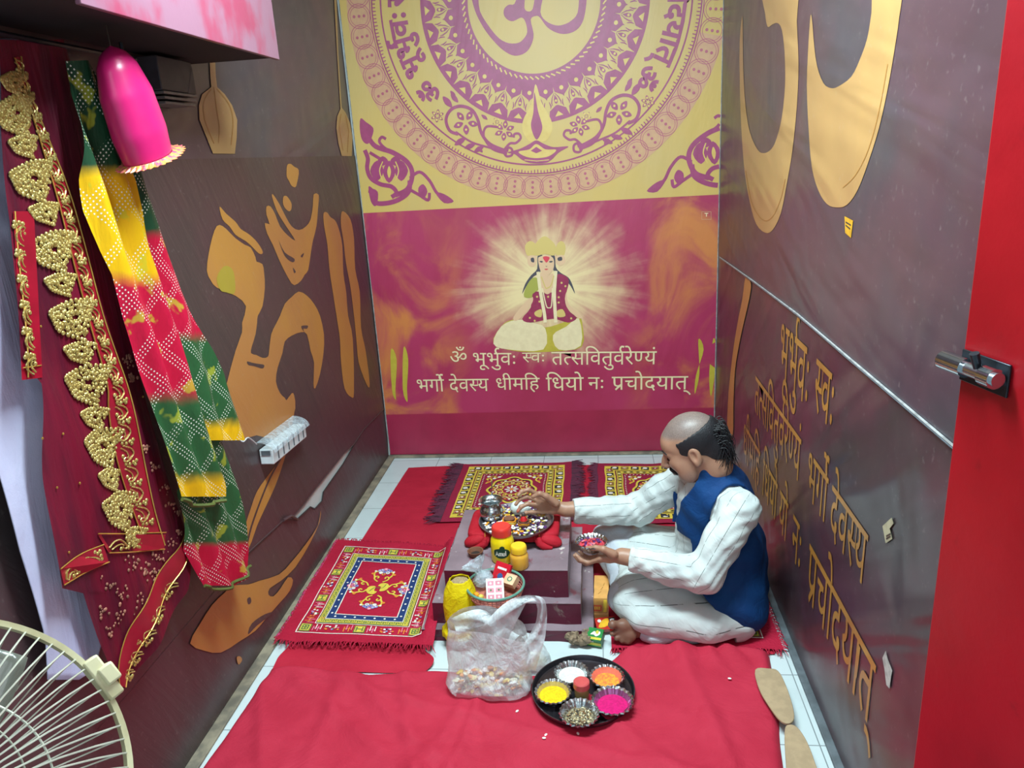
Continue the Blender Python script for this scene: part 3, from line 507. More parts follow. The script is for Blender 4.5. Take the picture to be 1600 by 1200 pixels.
# lower left
b = MB(); b.poly([[(-.7, .40)] + low_edge + [(4.085, .035), (4.085, .014), (-.7, .014)]], yz(XL + .004), 0)
P([(780, 555), (765, 640), (700, 740), (620, 840), (550, 910), (440, 945), (380, 965), (300, 970), (250, 1010), (180, 1080), (110, 1190), (60, 1290), (140, 1330), (230, 1340), (330, 1280), (420, 1220), (480, 1150), (560, 1060), (610, 1000), (628, 940), (600, 925), (560, 985), (520, 1030), (492, 1020), (500, 985), (560, 945), (640, 870), (720, 740), (775, 620)], 1, A, 2, k7)
P([(375, 1045), (392, 1035), (398, 1060), (382, 1075)], 0, A2, 3, k7); P([(400, 1180), (470, 1130), (520, 1120), (430, 1190), (380, 1240)], 0, A2, 3, k7)
k4 = crop(0, 860, 3.529); P([(1305, 590), (1325, 585), (1335, 605), (1315, 630)], 1, A, 3, k4); P([(900, 260), (935, 250), (930, 300), (905, 320)], 1, A, 3, k4)
lines(b, low_edge, .003, XL + .006, 2)
b.tube([at_x(443, 813, XL + .012), at_x(455, 806, XL + .022), at_x(465, 812, XL + .012)], .006, 6, 0)
tag(b.build('banner', [m_vinyl, m_ochre, M('black_hem', (46, 40, 42), .35)], smooth=False), 'dark sagging lower banner strip on the left wall with a torn top edge', 'banner')
# right wall
seam = [(1.33, 1.135), (2.0, 1.142), (2.48, 1.148), (3.2, 1.138), (4.02, 1.12), (4.085, 1.12)]
b = MB(); b.poly([seam + [(4.085, 3.27), (1.33, 3.27)]], yz(XR - .006), 0)
r7 = crop(1110, 0, 3.0); A, A2 = FR(.0008), FR(.0014)
P = lambda q, mi=1, f=A, n=3, k=r7: b.poly([cat(k(q), n, True) if n else k(q)], f, mi)
P([(150, 72), (137, 200), (138, 400), (145, 600), (160, 800), (185, 950), (215, 1050), (255, 1090), (290, 1080), (330, 1000), (360, 850), (385, 700), (405, 500), (413, 300), (405, 100), (402, -50), (250, -50), (256, 60), (268, 125), (290, 115), (315, 108), (335, 140), (348, 250), (350, 400), (335, 550), (310, 650), (285, 700), (250, 718), (220, 700), (185, 620), (165, 500), (155, 350), (152, 200)])
P([(470, 70), (460, 200), (452, 400), (460, 600), (475, 780), (505, 890), (545, 955), (590, 972), (640, 960), (690, 890), (740, 760), (790, 600), (830, 420), (860, 250), (885, 80), (892, -60), (770, -60), (755, 60), (735, 180), (700, 280), (660, 360), (600, 405), (565, 413), (530, 390), (500, 310), (485, 200), (478, 110)])
b.stroke(cat(r7([(165, 800), (190, 940), (225, 1010), (260, 1035), (295, 1010), (330, 930), (350, 840)]), 4), 1.2, A2, 2); b.stroke(cat(r7([(620, 880), (680, 820), (740, 700), (790, 520), (830, 300)]), 4), 1.2, A2, 2)
lines(b, seam[:-1], .0028, XR - .009, 3)
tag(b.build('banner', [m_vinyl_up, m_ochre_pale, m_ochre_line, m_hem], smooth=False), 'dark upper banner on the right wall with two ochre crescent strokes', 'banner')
b = MB(); b.poly([[(1.33, .014), (4.085, .014)] + seam[::-1]], yz(XR - .004), 0)
r8 = crop(1110, 380, 3.0)
P([(165, 160), (190, 190), (180, 270), (150, 400), (130, 500), (115, 600), (108, 750), (105, 900), (80, 900), (82, 750), (95, 600), (110, 480), (130, 360), (150, 260)], 1, A, 3, r8)
W2 = lambda y, z: V((XR - .0060 - eps(), y, z)); hs = -1.75
write(b, T_BHUR, (2.69, 1.057), (2.31, 1.052), W2, 2, hs); write(b, T_SVAH, (2.25, 1.05), (2.06, 1.045), W2, 2, hs)
write(b, T_TAT, (3.07, .75), (2.36, .745), W2, 2, hs); write(b, T_BHARGO, (2.27, .745), (1.74, .738), W2, 2, hs)
write(b, T_DHI, (3.27, .468), (2.93, .465), W2, 2, hs); write(b, 'ि ध य ो _ य ो', (2.87, .465), (2.47, .46), W2, 2, hs); write(b, T_NAH, (2.40, .46), (2.28, .458), W2, 2, hs); write(b, T_PRA, (2.20, .457), (1.62, .448), W2, 2, hs)
b.stroke([(p.y, p.z) for p in (at_x(1347, 1010, XR), at_x(1344, 1035, XR), at_x(1341, 1058, XR))], .012, W2, 2)
lines(b, [(y, z - .004) for y, z in seam[:-1]], .004, XR - .008, 3)
tag(b.build('banner', [m_vinyl_slack, m_ochre, m_gold_text, M('slate_hem', (92, 104, 112), .35)], smooth=False), 'wrinkled dark lower banner on the right wall with yellow verse lettering', 'banner')
# stickers on the right wall
def sticker(name, label, cat_, q, mats, marks=()):
    b = MB(); c = [(p.y, p.z) for p in (at_x(*a, XR - .01) for a in q)]
    b.poly([c], lambda y, z: V((XR - .0075, y, z)), 0); b.poly([c[::-1]], lambda y, z: V((XR - .0068, y, z)), 0)
    for m in marks: b.stroke([(p.y, p.z) for p in (at_x(*a, XR - .01) for a in m)], .004, lambda y, z: V((XR - .0079, y, z)), 1)
    tag(b.build(name, mats, smooth=False), label, cat_)
m_orange = M('orange_paper', (214, 160, 40), .5); m_dk = M('dark_ink', (70, 58, 50), .6); m_paper = M('grey_paper', (190, 190, 184), .7, 0, .15, 60)
sticker('sticker', 'small orange sticker on the upper right banner below the crescents', 'sticker', [(1318, 338), (1331, 345), (1328, 372), (1319, 364)], [m_orange, m_dk], [[(1320, 347), (1328, 352)], [(1320, 352), (1327, 358)]])
sticker('sticker', 'torn pale sticker low on the right wall beside the yellow verse', 'sticker', [(1377, 822), (1391, 809), (1394, 818), (1388, 826), (1392, 842), (1382, 849)], [M('yellowed_paper', (176, 170, 140), .7), m_dk], [[(1383, 838), (1390, 834)], [(1383, 842), (1390, 838)]])
sticker('paper_scrap', 'ragged white paper scrap stuck near the bottom of the right wall', 'paper', [(1377, 1028), (1382, 1017), (1385, 1030), (1392, 1048), (1390, 1060), (1388, 1076), (1383, 1070), (1380, 1045)], [m_paper, m_dk])
# ---------------------------------------------------------------- red door and its bolt
E0 = V((.60, 1.265, 0)); DT = V((.215, -.977, 0)).normalized(); DN = V((-DT.y, DT.x, 0)) * 1; DN = V((-.977, -.215, 0)).normalized()
def red_mat():
    t = NT('red_paint'); v = t.co(); n = t.noise(v, 3.0, 5)
    c = t.mix(t.ramp(n, .35, .7), lin((164, 14, 28)), lin((146, 8, 22))); c = t.mix(t.math('MULTIPLY', t.ramp(t.noise(v, 14, 6), .62, .72), .45), c, lin((120, 8, 18)))
    t.fin(c, .36); t.bump(t.noise(v, 18, 5), .12, .01); return t.m
m_red_paint = red_mat(); RD = Matrix((DT, V((0, 0, 1)), -DN)).transposed()
door = MB(); door.box(E0 + DT * .45 - DN * .018 + V((0, 0, 1.16)), (.9, 2.28, .034), RD)
door = struct(door, 'door_1', m_red_paint, 'bright red painted door leaf standing open at the right edge', 'door', bevel=.003)
def on_door(px, py, k=0.): r = ray(px, py); p0 = E0 + DN * k; t = (p0 - EYE).dot(DN) / r.dot(DN); return EYE + r * t
m_chrome = M('chrome', (205, 215, 222), .16, 1, .05); m_steel = M('steel', (196, 202, 206), .22, 1, .06); m_dark = M('dark_steel', (60, 66, 74), .35, .8)
bp = on_door(1540, 582, .0); b = MB(); zb = bp.z; s0 = (bp - E0).dot(DT)
D = lambda s, z, k: E0 + DT * s + DN * k + V((0, 0, z))
b.box(D(s0 - .0, zb, .002), (.105, .052, .004), RD); plate = b.build('bolt', m_dark, door, bevel=.001); plate['label'] = 'chrome tower bolt'
b = MB(); b.tube([D(s0 - .075, zb + .003, .018), D(s0 - .02, zb + .003, .018)], .016, 20); b.tube([D(s0 + .02, zb + .003, .018), D(s0 + .045, zb + .003, .018)], .016, 20); b.build('barrel', m_chrome, plate)
b = MB(); b.tube([D(s0 - .08, zb + .003, .018), D(s0 + .05, zb + .003, .018)], .0115, 16); b.build('rod', m_steel, plate)
b = MB(); b.tube([D(s0 + .008, zb + .003, .018), D(s0 + .008, zb + .036, .030)], [.006, .0075], 12); b.build('knob', m_dark, plate)
# ---------------------------------------------------------------- red cloths on the floor
def cloth_mat(name, a, b2, bump=.5, sc=5, st=(1, 1, 1)):
    t = NT(name); v = t.co(); t.fin(t.mix(t.ramp(t.noise(v, 6, 4), .3, .7), lin(a), lin(b2)), .75, 0, .25)
    t.bump(t.math('ADD', t.noise(t.co('Object', st), sc, 5, 1.2), t.math('MULTIPLY', t.noise(v, 300, 2), .05)), bump, .02); return t.m
m_redcloth = cloth_mat('red_cloth', (182, 32, 56), (170, 26, 50), .4, 6)
m_redquilt = cloth_mat('red_quilt_cloth', (174, 34, 58), (184, 42, 66), .55, 5)
def wr(x, y, k, a=1.): return (abs(fb(x * 5, y * 5, k) - .5) * .016 + fb(x * 12, y * 9, k + 5) * .006) * a
b = MB()
def g1(u, w): x, y = lerp(-1.135 + .05 * w, .60, u), lerp(2.42, 3.915 + .03 * math.sin(u * 5), w); return V((x, y, .003 + wr(x, y, 1, .45)))
b.grid(g1, 80, 70)
def g2(u, w): x, y = lerp(-1.165 + .025 * w, -.62 + .03 * math.sin(w * 9), u), lerp(2.14, 2.44, w); r = max(0, math.sin((y - 2.14) * 21 + 2 * vn(x * 4, y * 4))) * .012; return V((x, y, .0035 + wr(x, y, 2, .5) + r * sm(0, .2, w)))
b.grid(g2, 40, 24)
def g3(u, w): x, y = lerp(.03, .60 - .02 * vn(w * 6, 1), u), lerp(2.27, 2.44, w); return V((x, y, .0035 + wr(x, y, 3, .4)))
b.grid(g3, 40, 12)
tag(b.build('floor_cloth', m_redcloth, angle=180), 'thin red cloth spread over the rear floor under the rugs and altar', 'cloth')
b = MB()
def g4(u, w):
    l = interp([(1.2, -1.20), (1.7, -1.18), (2.1, -1.16), (2.4, -1.15)], lerp(1.25, 2.12, w))[0]; r = interp([(1.2, .42), (1.77, .505), (1.95, .54), (2.12, .56)], lerp(1.25, 2.12, w))[0]
    top = 2.125 + .012 * math.sin(u * 23) + .17 * sm(.64, .74, u) - .03 * sm(.9, 1, u)
    x, y = lerp(l, r, u) + .01 * vn(w * 8, u * 3) * (1 if u > .5 else -1), lerp(1.25, top, w)
    e = min(u, 1 - u) * 1.7; f = min(1, e / .035, (1 - w) * .85 / .03); h = math.sqrt(max(0, 1 - (1 - f) ** 2))
    fold = sum(math.exp(-((x * c + y * s - d + .05 * fb(x * 3, y * 3, 9)) / q) ** 2) * a for c, s, d, q, a in ((.9, .4, .45, .02, .007), (.8, .6, 1.2, .025, .008), (.3, .95, 1.72, .02, .007), (.95, -.3, -.98, .025, .009), (.9, .45, -.1, .02, .009), (.97, .1, -.62, .03, .010), (.7, .7, .9, .02, .008), (.95, .3, .02, .025, .009), (.6, .8, 1.05, .03, .008), (.98, -.2, -.75, .02, .010), (.99, .15, .62, .03, .012)))
    bump = .016 * sm(.80, .98, w) * sm(.66, .72, u) * abs(math.sin(x * 34 + 5 * fb(x * 6, y * 6, 4)))
    return V((x, y, .003 + .022 * h + (wr(x, y, 7, 1.5) + fold * 1.3 + bump) * h))
b.grid(g4, 130, 90)
tag(b.build('floor_quilt', m_redquilt, angle=180), 'thick red quilt across the front of the floor beneath the tray', 'quilt')
m_felt = M('beige_felt', (176, 150, 118), .9, 0, .08, 30, .2)
for nm, q, lb in (('rear', [(1180, 1046), (1200, 1044), (1216, 1048), (1228, 1070), (1238, 1100), (1241, 1122), (1232, 1130), (1218, 1124), (1200, 1100), (1186, 1075)], 'rounded beige felt pad at the right edge of the red quilt, the one farther back'),
                  ('front', [(1226, 1142), (1232, 1132), (1246, 1136), (1262, 1160), (1275, 1195), (1285, 1225), (1262, 1240), (1234, 1240), (1228, 1190)], 'rounded beige felt pad at the right edge of the red quilt, the nearer one')):
    P = [at_z(x, y, .050) for x, y in cat(q, 4, True)]; b = MB(); n = len(P)
    b.add(P + [p - V((0, 0, .008)) for p in P], [tuple(range(n - 1, -1, -1)), tuple(range(n, 2 * n))] + [(i, (i + 1) % n, n + (i + 1) % n, n + i) for i in range(n)])
    tag(b.build('felt_pad', m_felt, bevel=.002), lb, 'pad')
m_petal_w = M('white_petal', (236, 232, 228), .6, 0, .05)
for i, (px, py) in enumerate([(850, 1153), (853, 1148), (903, 1146), (1140, 1060), (808, 1111), (1100, 1080)]):
    p = at_z(px, py, .038); b = MB(); b.ell(p, (.006, .004, .002), Matrix.Rotation(i, 3, 'Z')); tag(b.build('petal', m_petal_w), 'tiny white petal fallen on the red quilt', 'petal', 'loose petals on the quilt')
# ---------------------------------------------------------------- patterned mats
m_matred = cloth_mat('mat_red', (176, 26, 56), (166, 20, 50), .3, 40)
mc = lambda n, c: M(n, c, .8, 0, .08, 90)
m_y, m_navy, m_gr, m_lil, m_or, m_pk, m_wh, m_bk, m_mag, m_cream2, m_olv = (mc('yarn_' + n, c) for n, c in dict(yellow=(224, 196, 70), navy=(20, 50, 104), green=(96, 120, 60), lilac=(150, 140, 196), orange=(226, 128, 50), pink=(232, 120, 150), white=(236, 226, 214), black=(46, 40, 44), magenta=(150, 16, 58), cream=(226, 208, 130), olive=(140, 120, 44)).items())
m_fr_red = mc('fringe_crimson', (178, 14, 56)); m_fr_pur = mc('fringe_purple', (92, 20, 52))
ASAN = [m_matred, m_wh, m_y, m_navy, m_gr, m_lil, m_or, m_pk]
def frame(b, i, W, H, w, F, mi, n=14):
    for (x0, y0), (x1, y1) in (((i, i), (W - i, i)), ((W - i, i), (W - i, H - i)), ((W - i, H - i), (i, H - i)), ((i, H - i), (i, i))):
        ux, uy = (x1 > x0) - (x1 < x0), (y1 > y0) - (y1 < y0)
        b.stroke([(lerp(x0 - ux * w / 2, x1 + ux * w / 2, t / n), lerp(y0 - uy * w / 2, y1 + uy * w / 2, t / n)) for t in range(n + 1)], w, F, mi)
def sides(i, W, H):
    """(origin, along, inward, length) of the four sides at inset i"""
    return [((i, i), (1, 0), (0, 1), W - 2 * i), ((W - i, i), (0, 1), (-1, 0), H - 2 * i), ((W - i, H - i), (-1, 0), (0, -1), W - 2 * i), ((i, H - i), (0, -1), (1, 0), H - 2 * i)]
def asan_art(b, W, H, F):
    f0, f1, f2 = F(.0006), F(.0011), F(.0016)
    frame(b, .058, W, H, .004, f0, 1)
    w = .052
    for o, al, inn, L in sides(.062, W, H):
        n = max(2, round((L - w) / .205)); per = (L - w) / n
        P = lambda a, c: (o[0] + al[0] * a + inn[0] * c, o[1] + al[1] * a + inn[1] * c)
        R = lambda a, c, da, dc, mi, f=f0: [b.stroke([P(a + da * (j / 6 - .5), c + dc * ((i + .5) / 8 - .5)) for j in range(7)], dc / 8, f, mi) for i in range(8)]
        for k in range(n + 1):
            a0 = w / 2 + k * per
            R(a0, w / 2, .046, .044, 4); R(a0, w / 2, .038, .036, 2, f1); R(a0 - .012, w / 2, .006, .026, 4, f2); R(a0 + .012, w / 2, .006, .026, 4, f2); R(a0, w / 2, .02, .006, 4, f2)
            if k == n: break
            for q, m1, m2 in ((.048, 7, 1), (per - .048, 6, 7)):
                R(a0 + q, w / 2, .036, .004, m1); 
                for j in range(4): R(a0 + q - .015 + j * .01, w / 2 + .008 * (1 if j % 2 else -.4), .004, .030, m2 if j % 2 else m1)
            c0 = a0 + per / 2
            for j in range(9):
                r1 = P(c0 + (hsh(j, k, 3) - .5) * .06, w / 2 + (hsh(j, k, 4) - .5) * .038); b.disc(r1, .0055, f1 if j % 2 else f0, (1, 6, 5, 1, 6, 7, 4, 1, 3)[j], 6, .004, j)
            for j in range(5): b.disc(P(c0 + (j - 2) * .012, w / 2 + (.008 if j % 2 else -.006)), .005, f2, (6, 1, 5, 1, 6)[j], 6)
    frame(b, .118, W, H, .003, f0, 1)
    frame(b, .135, W, H, .026, f0, 4)
    for o, al, inn, L in sides(.124, W, H):
        P = lambda a, c: (o[0] + al[0] * a + inn[0] * c, o[1] + al[1] * a + inn[1] * c); n = round(L / .026); p = L / n
        for k in range(n):
            a = k * p; b.stroke([P(a, .003), P(a, .019), P(a + p * .75, .019), P(a + p * .75, .008), P(a + p * .35, .008), P(a + p * .35, .013)], .0042, f1, 2); b.stroke([P(a, .003), P(a + p, .003)], .003, f1, 2)
    frame(b, .149, W, H, .003, f1, 1); frame(b, .164, W, H, .026, f0, 3); frame(b, .179, W, H, .004, f1, 1)
    for o, al, inn, L in sides(.164, W, H):
        n = round(L / .042)
        for k in range(n): a = (k + .5) * L / n; b.disc((o[0] + al[0] * a, o[1] + al[1] * a), .0048, f1, 1, 8)
    cx, cy = W / 2, H / 2; sx, sy = (W / 2 - .18) / .135, (H / 2 - .18) / .185
    Q = lambda q, r, A=0.: [(cx + sx * (x * math.cos(A) - y * math.sin(A)) * r, cy + sy * (x * math.sin(A) + y * math.cos(A)) * r) for x, y in q]
    for A in (.6, .6 + PI): b.poly([cat(Q([(.002, -.02), (.03, -.03), (.052, -.012), (.05, .012), (.03, .026), (.01, .018), (.018, .004)], 1, A), 4, True)], f0, 2)
    b.stroke(cat(Q([(-.04, .0), (-.01, .012), (.02, -.008), (.045, .006)], 1, .6), 4), .003, f1, 4)
    for k in range(4):
        A = k * PI / 2
        for sg in (1, -1):
            b.stroke(cat(Q([(.048, sg * .012), (.06, sg * .03), (.075, sg * .034), (.085, sg * .024), (.078, sg * .016), (.07, sg * .02)], 1, A), 5), .007, f0, 2)
            b.stroke(cat(Q([(.075, sg * .034), (.10, sg * .046), (.115, sg * .04), (.118, sg * .03)], 1, A), 5), .008, f0, 2); b.disc(Q([(.098, sg * .052)], 1, A)[0], .008, f1, 6, 8); b.disc(Q([(.118, sg * .044)], 1, A)[0], .006, f1, 1, 8)
        for j, (x, y) in enumerate([(.118, 0), (.13, .014), (.13, -.014), (.112, .017), (.112, -.017), (.124, .026), (.124, -.026), (.138, 0), (.102, 0)]):
            p = Q([(x, y)], 1, A)[0]; b.disc(p, .0095, f1, (5, 5, 5, 1, 1, 5, 5, 7, 6)[j] if k % 2 else (7, 6, 7, 1, 1, 5, 5, 7, 5)[j], 8); b.disc(p, .0035, f2, 1 if j % 2 else 3, 6)
RUG = [mc('rug_ground', (150, 16, 56)), m_wh, m_y, m_bk, m_olv, m_mag, m_or, m_cream2]
def rug_art(b, W, H, F):
    f0, f1, f2 = F(.0006), F(.0011), F(.0016)
    frame(b, .070, W, H, .058, f0, 2)
    for o, al, inn, L in sides(.070, W, H):
        P = lambda a, c: (o[0] + al[0] * a + inn[0] * c, o[1] + al[1] * a + inn[1] * c); n = round(L / .058)
        for k in range(n):
            a = (k + .5) * L / n; b.poly([[P(a - .022, -.02), P(a + .022, -.02), P(a + .022, .02), P(a - .022, .02)]], f1, 3 if k % 3 else 4)
            b.disc(P(a, -.004), .014, f2, (7, 1, 1)[k % 3], 10, .012)
            if k % 3 == 0: b.disc(P(a, 0), .015, f2, 5, 10); b.disc(P(a, 0), .006, F(.002), 1, 8)
            else: b.disc(P(a + .012, .012), .006, f2, 2, 6)
    frame(b, .105, W, H, .004, f0, 3); frame(b, .122, W, H, .028, f0, 4)
    frame(b, .108, W, H, .004, f1, 2); frame(b, .137, W, H, .005, f1, 2)
    for o, al, inn, L in sides(.122, W, H):
        n = round(L / .036)
        for k in range(n): a = (k + .5) * L / n; b.disc((o[0] + al[0] * a, o[1] + al[1] * a), .010, f1, 2 if k % 2 else 7, 8); b.disc((o[0] + al[0] * (a + .018), o[1] + al[1] * (a + .018)), .005, f1, 3, 6)
    for o, al, inn, L in sides(.152, W, H):
        n = round(L / .02)
        for k in range(n): a = (k + .5) * L / n; b.disc((o[0] + al[0] * a, o[1] + al[1] * a), .004, f0, 1, 6)
    cx, cy = W / 2, H / 2; RX, RY = W / 2 - .17, H / 2 - .17
    E = lambda r, a: (cx + RX * r * math.cos(a), cy + RY * r * math.sin(a))
    wob = lambda r, k, d: [E(r * (1 + d * math.cos(k * 2 * PI * i / 96)), 2 * PI * i / 96) for i in range(96)]
    b.stroke(wob(.80, 8, .07), .013, f0, 2, True); b.stroke(wob(.74, 8, .07), .006, f1, 3, True); b.stroke(wob(.56, 12, .06), .010, f0, 7, True)
    for i in range(28): b.disc(E(.65, i * PI / 14), .008, f0, (1, 2, 6)[i % 3], 6)
    for i in range(12): b.disc(E(.43, i * PI / 6), .012, f0, (2, 7)[i % 2], 8); b.disc(E(.43, i * PI / 6), .005, f1, 5, 6)
    b.stroke(wob(.34, 10, .05), .006, f0, 2, True)
    for i in range(8): b.poly([cat([E(.06, i * PI / 4), E(.17, i * PI / 4 - .25), E(.26, i * PI / 4), E(.17, i * PI / 4 + .25)], 3, True)], f0, 1)
    b.disc((cx, cy), .012, f1, 6, 10)
    for sx in (-1, 1):
        for sy in (-1, 1):
            q = lambda pts: [(cx + sx * RX * x, cy + sy * RY * y) for x, y in pts]
            b.stroke(cat(q([(.98, .45), (.80, .62), (.86, .80), (.98, .78), (.92, .68)]), 5), .010, f0, 2); b.stroke(cat(q([(.45, .98), (.62, .84), (.74, .92), (.66, .99)]), 5), .009, f0, 2)
            for j, (x, y) in enumerate([(.86, .92), (.94, .94), (.80, .96), (.72, .80), (.9, .55), (.55, .9)]): b.disc(q([(x, y)])[0], .011, f0, (6, 1, 4, 1, 6, 1)[j], 7)
def mat_thing(name, label, quad, W, H, art, mats, zf, nx=46, ny=46, group=None, wrk=.003, seed=3):
    """quad: near-left, near-right, far-right, far-left (x, y)"""
    root = thing(name, label, 'mat', (sum(q[0] for q in quad) / 4, sum(q[1] for q in quad) / 4, .01), group)
    def S_(s, t, off=0.):
        a, b_, c, d = quad; x = lerp(lerp(a[0], b_[0], s), lerp(d[0], c[0], s), t); y = lerp(lerp(a[1], b_[1], s), lerp(d[1], c[1], s), t)
        x += .006 * (vn(t * 7, s * 2, seed) - .5); y += .016 * (vn(s * 6, t * 2, seed + 1) - .5)
        return V((x, y, zf(s, t) + wrk * abs(fb(s * 7, t * 7, seed) - .5) * 2 + off))
    b = MB(); b.grid(lambda u, w: S_(u, w), nx, ny)
    art(b, W, H, lambda o: (lambda a, c: S_(a / W, c / H, o + .0012 + eps())))
    b.build('pile', mats, root, angle=180, keep=None)
    return root, S_
asan, SA = mat_thing('prayer_mat', 'red prayer mat with navy dotted border left of the altar', [(-1.205, 2.29), (-.605, 2.265), (-.632, 2.985), (-1.222, 3.06)], .62, .76, asan_art, ASAN, lambda s, t: .016 + .040 * sm(.86, .95, s) * sm(0, .12, t) + .012 * sm(.06, 0, t) * vn(s * 9, 1), 110, 50)
def fringe(S_, root, mats, edges, L, n, r=.0012, drop=.0, seed=1):
    b = MB(); random.seed(seed)
    for e in edges:
        for i in range(n):
            q = (i + random.random()) / n
            s, t, ds, dt = (q, 0, 0, -1) if e == 'near' else (q, 1, 0, 1) if e == 'far' else (0, q, -1, 0) if e == 'left' else (1, q, 1, 0)
            p = S_(s, t); a = S_(s - ds * .02, t - dt * .02); d = (p - a).normalized(); sd = V((-d.y, d.x, 0)); l = L * random.uniform(.6, 1.15); k = random.uniform(-.5, .5)
            b.tube([p, p + d * l * .4 + sd * k * l * .3 + V((0, 0, .003)), p + d * l * .8 + sd * k * l * .8 - V((0, 0, drop * .6)), p + d * l + sd * k * l * 1.1 - V((0, 0, drop))], [r * 1.6, r * 1.4, r, r * .5], 4, random.randrange(len(mats)))
    return b.build('fringe', mats, root)
fringe(SA, asan, [m_fr_red, m_matred], ['near'], .035, 110, .0014, .006); fringe(SA, asan, [m_fr_red], ['far'], .02, 70, .0014, .004, 5); fringe(SA, asan, [m_fr_red, mc('fringe_pink', (206, 50, 110))], ['left'], .012, 120, .0014, .003, 8)
RQ = [(-.765, 3.235), (-.145, 3.235), (-.145, 3.94), (-.765, 3.93)]
rug, SR = mat_thing('rug', 'maroon and yellow medallion rug with purple fringes behind the altar', RQ, .66, .70, rug_art, RUG, lambda s, t: .014, seed=5)
m_frd = mc('fringe_dark', (70, 16, 44))
fringe(SR, rug, [m_fr_pur, m_frd], ['left'], .085, 170, .0022, .003, 2); fringe(SR, rug, [m_fr_pur, m_frd], ['right'], .07, 170, .0022, .003, 3)
r2, SR2 = mat_thing('rug', 'second maroon and yellow rug lying by the back wall behind the seated man', [(-.005, 3.20), (.565, 3.20), (.565, 3.90), (-.005, 3.915)], .60, .70, rug_art, RUG, lambda s, t: .014, seed=8)
fringe(SR2, r2, [m_fr_pur], ['left'], .05, 140, .0022, .003, 4)
am, SM_ = mat_thing('prayer_mat', 'red prayer mat under the seated man, mostly hidden by his clothes', [(.03, 2.285), (.615, 2.285), (.615, 3.02), (.03, 3.02)], .60, .74, asan_art, ASAN, lambda s, t: .015, seed=11, wrk=.002)
fringe(SM_, am, [m_fr_red, m_matred], ['near'], .03, 100, .0014, .006, 9); fringe(SM_, am, [m_fr_red], ['right'], .02, 100, .0014, .004, 10)
# ---------------------------------------------------------------- stepped altar
def altar_mat(name, a, b2, worn, amt):
    t = NT(name); v = t.co(); n = t.noise(v, 11, 6, .6); c = t.mix(t.ramp(t.noise(v, 5, 4), .3, .7), lin(a), lin(b2))
    c = t.mix(t.ramp(n, amt, amt + .08), c, lin(worn)); c = t.mix(t.ramp(t.noise(t.co('Object', (1, 1, 1), (0, 0, 0), (3, 1, 2)), 24, 4), .66, .72), c, lin((200, 190, 184)))
    t.fin(c, .5); t.bump(t.math('ADD', n, t.noise(v, 40, 4)), .35, .006); return t.m
m_mar = altar_mat('maroon_paint', (96, 18, 46), (84, 14, 40), (120, 96, 92), .60)
m_cem = altar_mat('worn_cement', (142, 122, 130), (122, 104, 112), (126, 70, 80), .60)
altar = thing('altar', 'stepped maroon fire altar with worn grey ledges in front of the man', 'altar', (-.345, 2.66, 0))
def tier(name, x0, x1, y0, y1, z0, z1, cap=.006):
    b = MB(); n = 10
    def side(p, q, zz0, zz1, mi):
        b.grid(lambda u, w: (V((lerp(p[0], q[0], u), lerp(p[1], q[1], u), lerp(zz0, zz1, w))) + V((hsh(int(u * n), int(w * 3), 7) - .5, hsh(int(u * n), int(w * 3), 8) - .5, 0)) * (.006 if 0 < u < 1 else 0)), n, 3, mi)
    c = [(x0, y0), (x1, y0), (x1, y1), (x0, y1)]
    for i in range(4): side(c[i], c[(i + 1) % 4], z0, z1, 1 if i == 1 else 0)
    b.grid(lambda u, w: V((lerp(x0, x1, u), lerp(y0, y1, w), z1 + .0015 * (vn(u * 9, w * 9) - .5))), n, n, 1)
    return b.build(name, [m_mar, m_cem], altar, smooth=False)
tier('tier', -.575, -.120, 2.41, 2.90, .132, .244); tier('tier', -.622, -.076, 2.37, 2.95, .046, .133); tier('tier', -.660, -.032, 2.33, 3.0, .0, .047)
b = MB(); b.box((-.372, 2.315, .0835), (.15, .108, .167)); b.build('step_block', m_mar, altar, bevel=.008)
b = MB(); random.seed(4)
for i in range(16):
    p = at_z(885 + random.uniform(0, 38), 985 + random.uniform(-6, 18), .03); b.ell((p.x, min(p.y, 2.335), .018 + random.uniform(0, .02)), (.020, .012, .016), Matrix.Rotation(random.uniform(0, 3), 3, 'Y'), 0, 8, 6, .25)
b.build('broken_corner', M('broken_cement', (150, 128, 104), .9, 0, .2, 60, .8), altar)
# cloth-wrapped stool on top
m_stoolcloth = cloth_mat('crimson_wrap', (166, 20, 36), (178, 28, 44), .4, 12)
stool = thing('offering_stool', 'low stool wrapped in red cloth on top of the altar', 'stool', (-.335, 2.68, .245))
b = MB()
def sg(u, w):
    a = 2 * PI * u; ca, sa = math.cos(a), math.sin(a); p = 8; r = (abs(ca) ** p + abs(sa) ** p) ** (-1 / p); hx, hy = .176, .112
    if w < .5: k = w * 2; z = .301
    else: k = 1 + .02 * math.sin((w - .5) * 2 * PI) ; z = .301 - (w - .5) * 2 * .034
    if .4 < w < .6: z -= .003 * (1 - abs(w - .5) / .1); k -= .01
    return V((-.337 + hx * r * ca * k, 2.695 + hy * r * sa * k, z - (.004 * abs(math.sin(9 * a)) if w > .6 else 0)))
b.grid(sg, 96, 20); b.build('cloth_cover', m_stoolcloth, stool, angle=180)
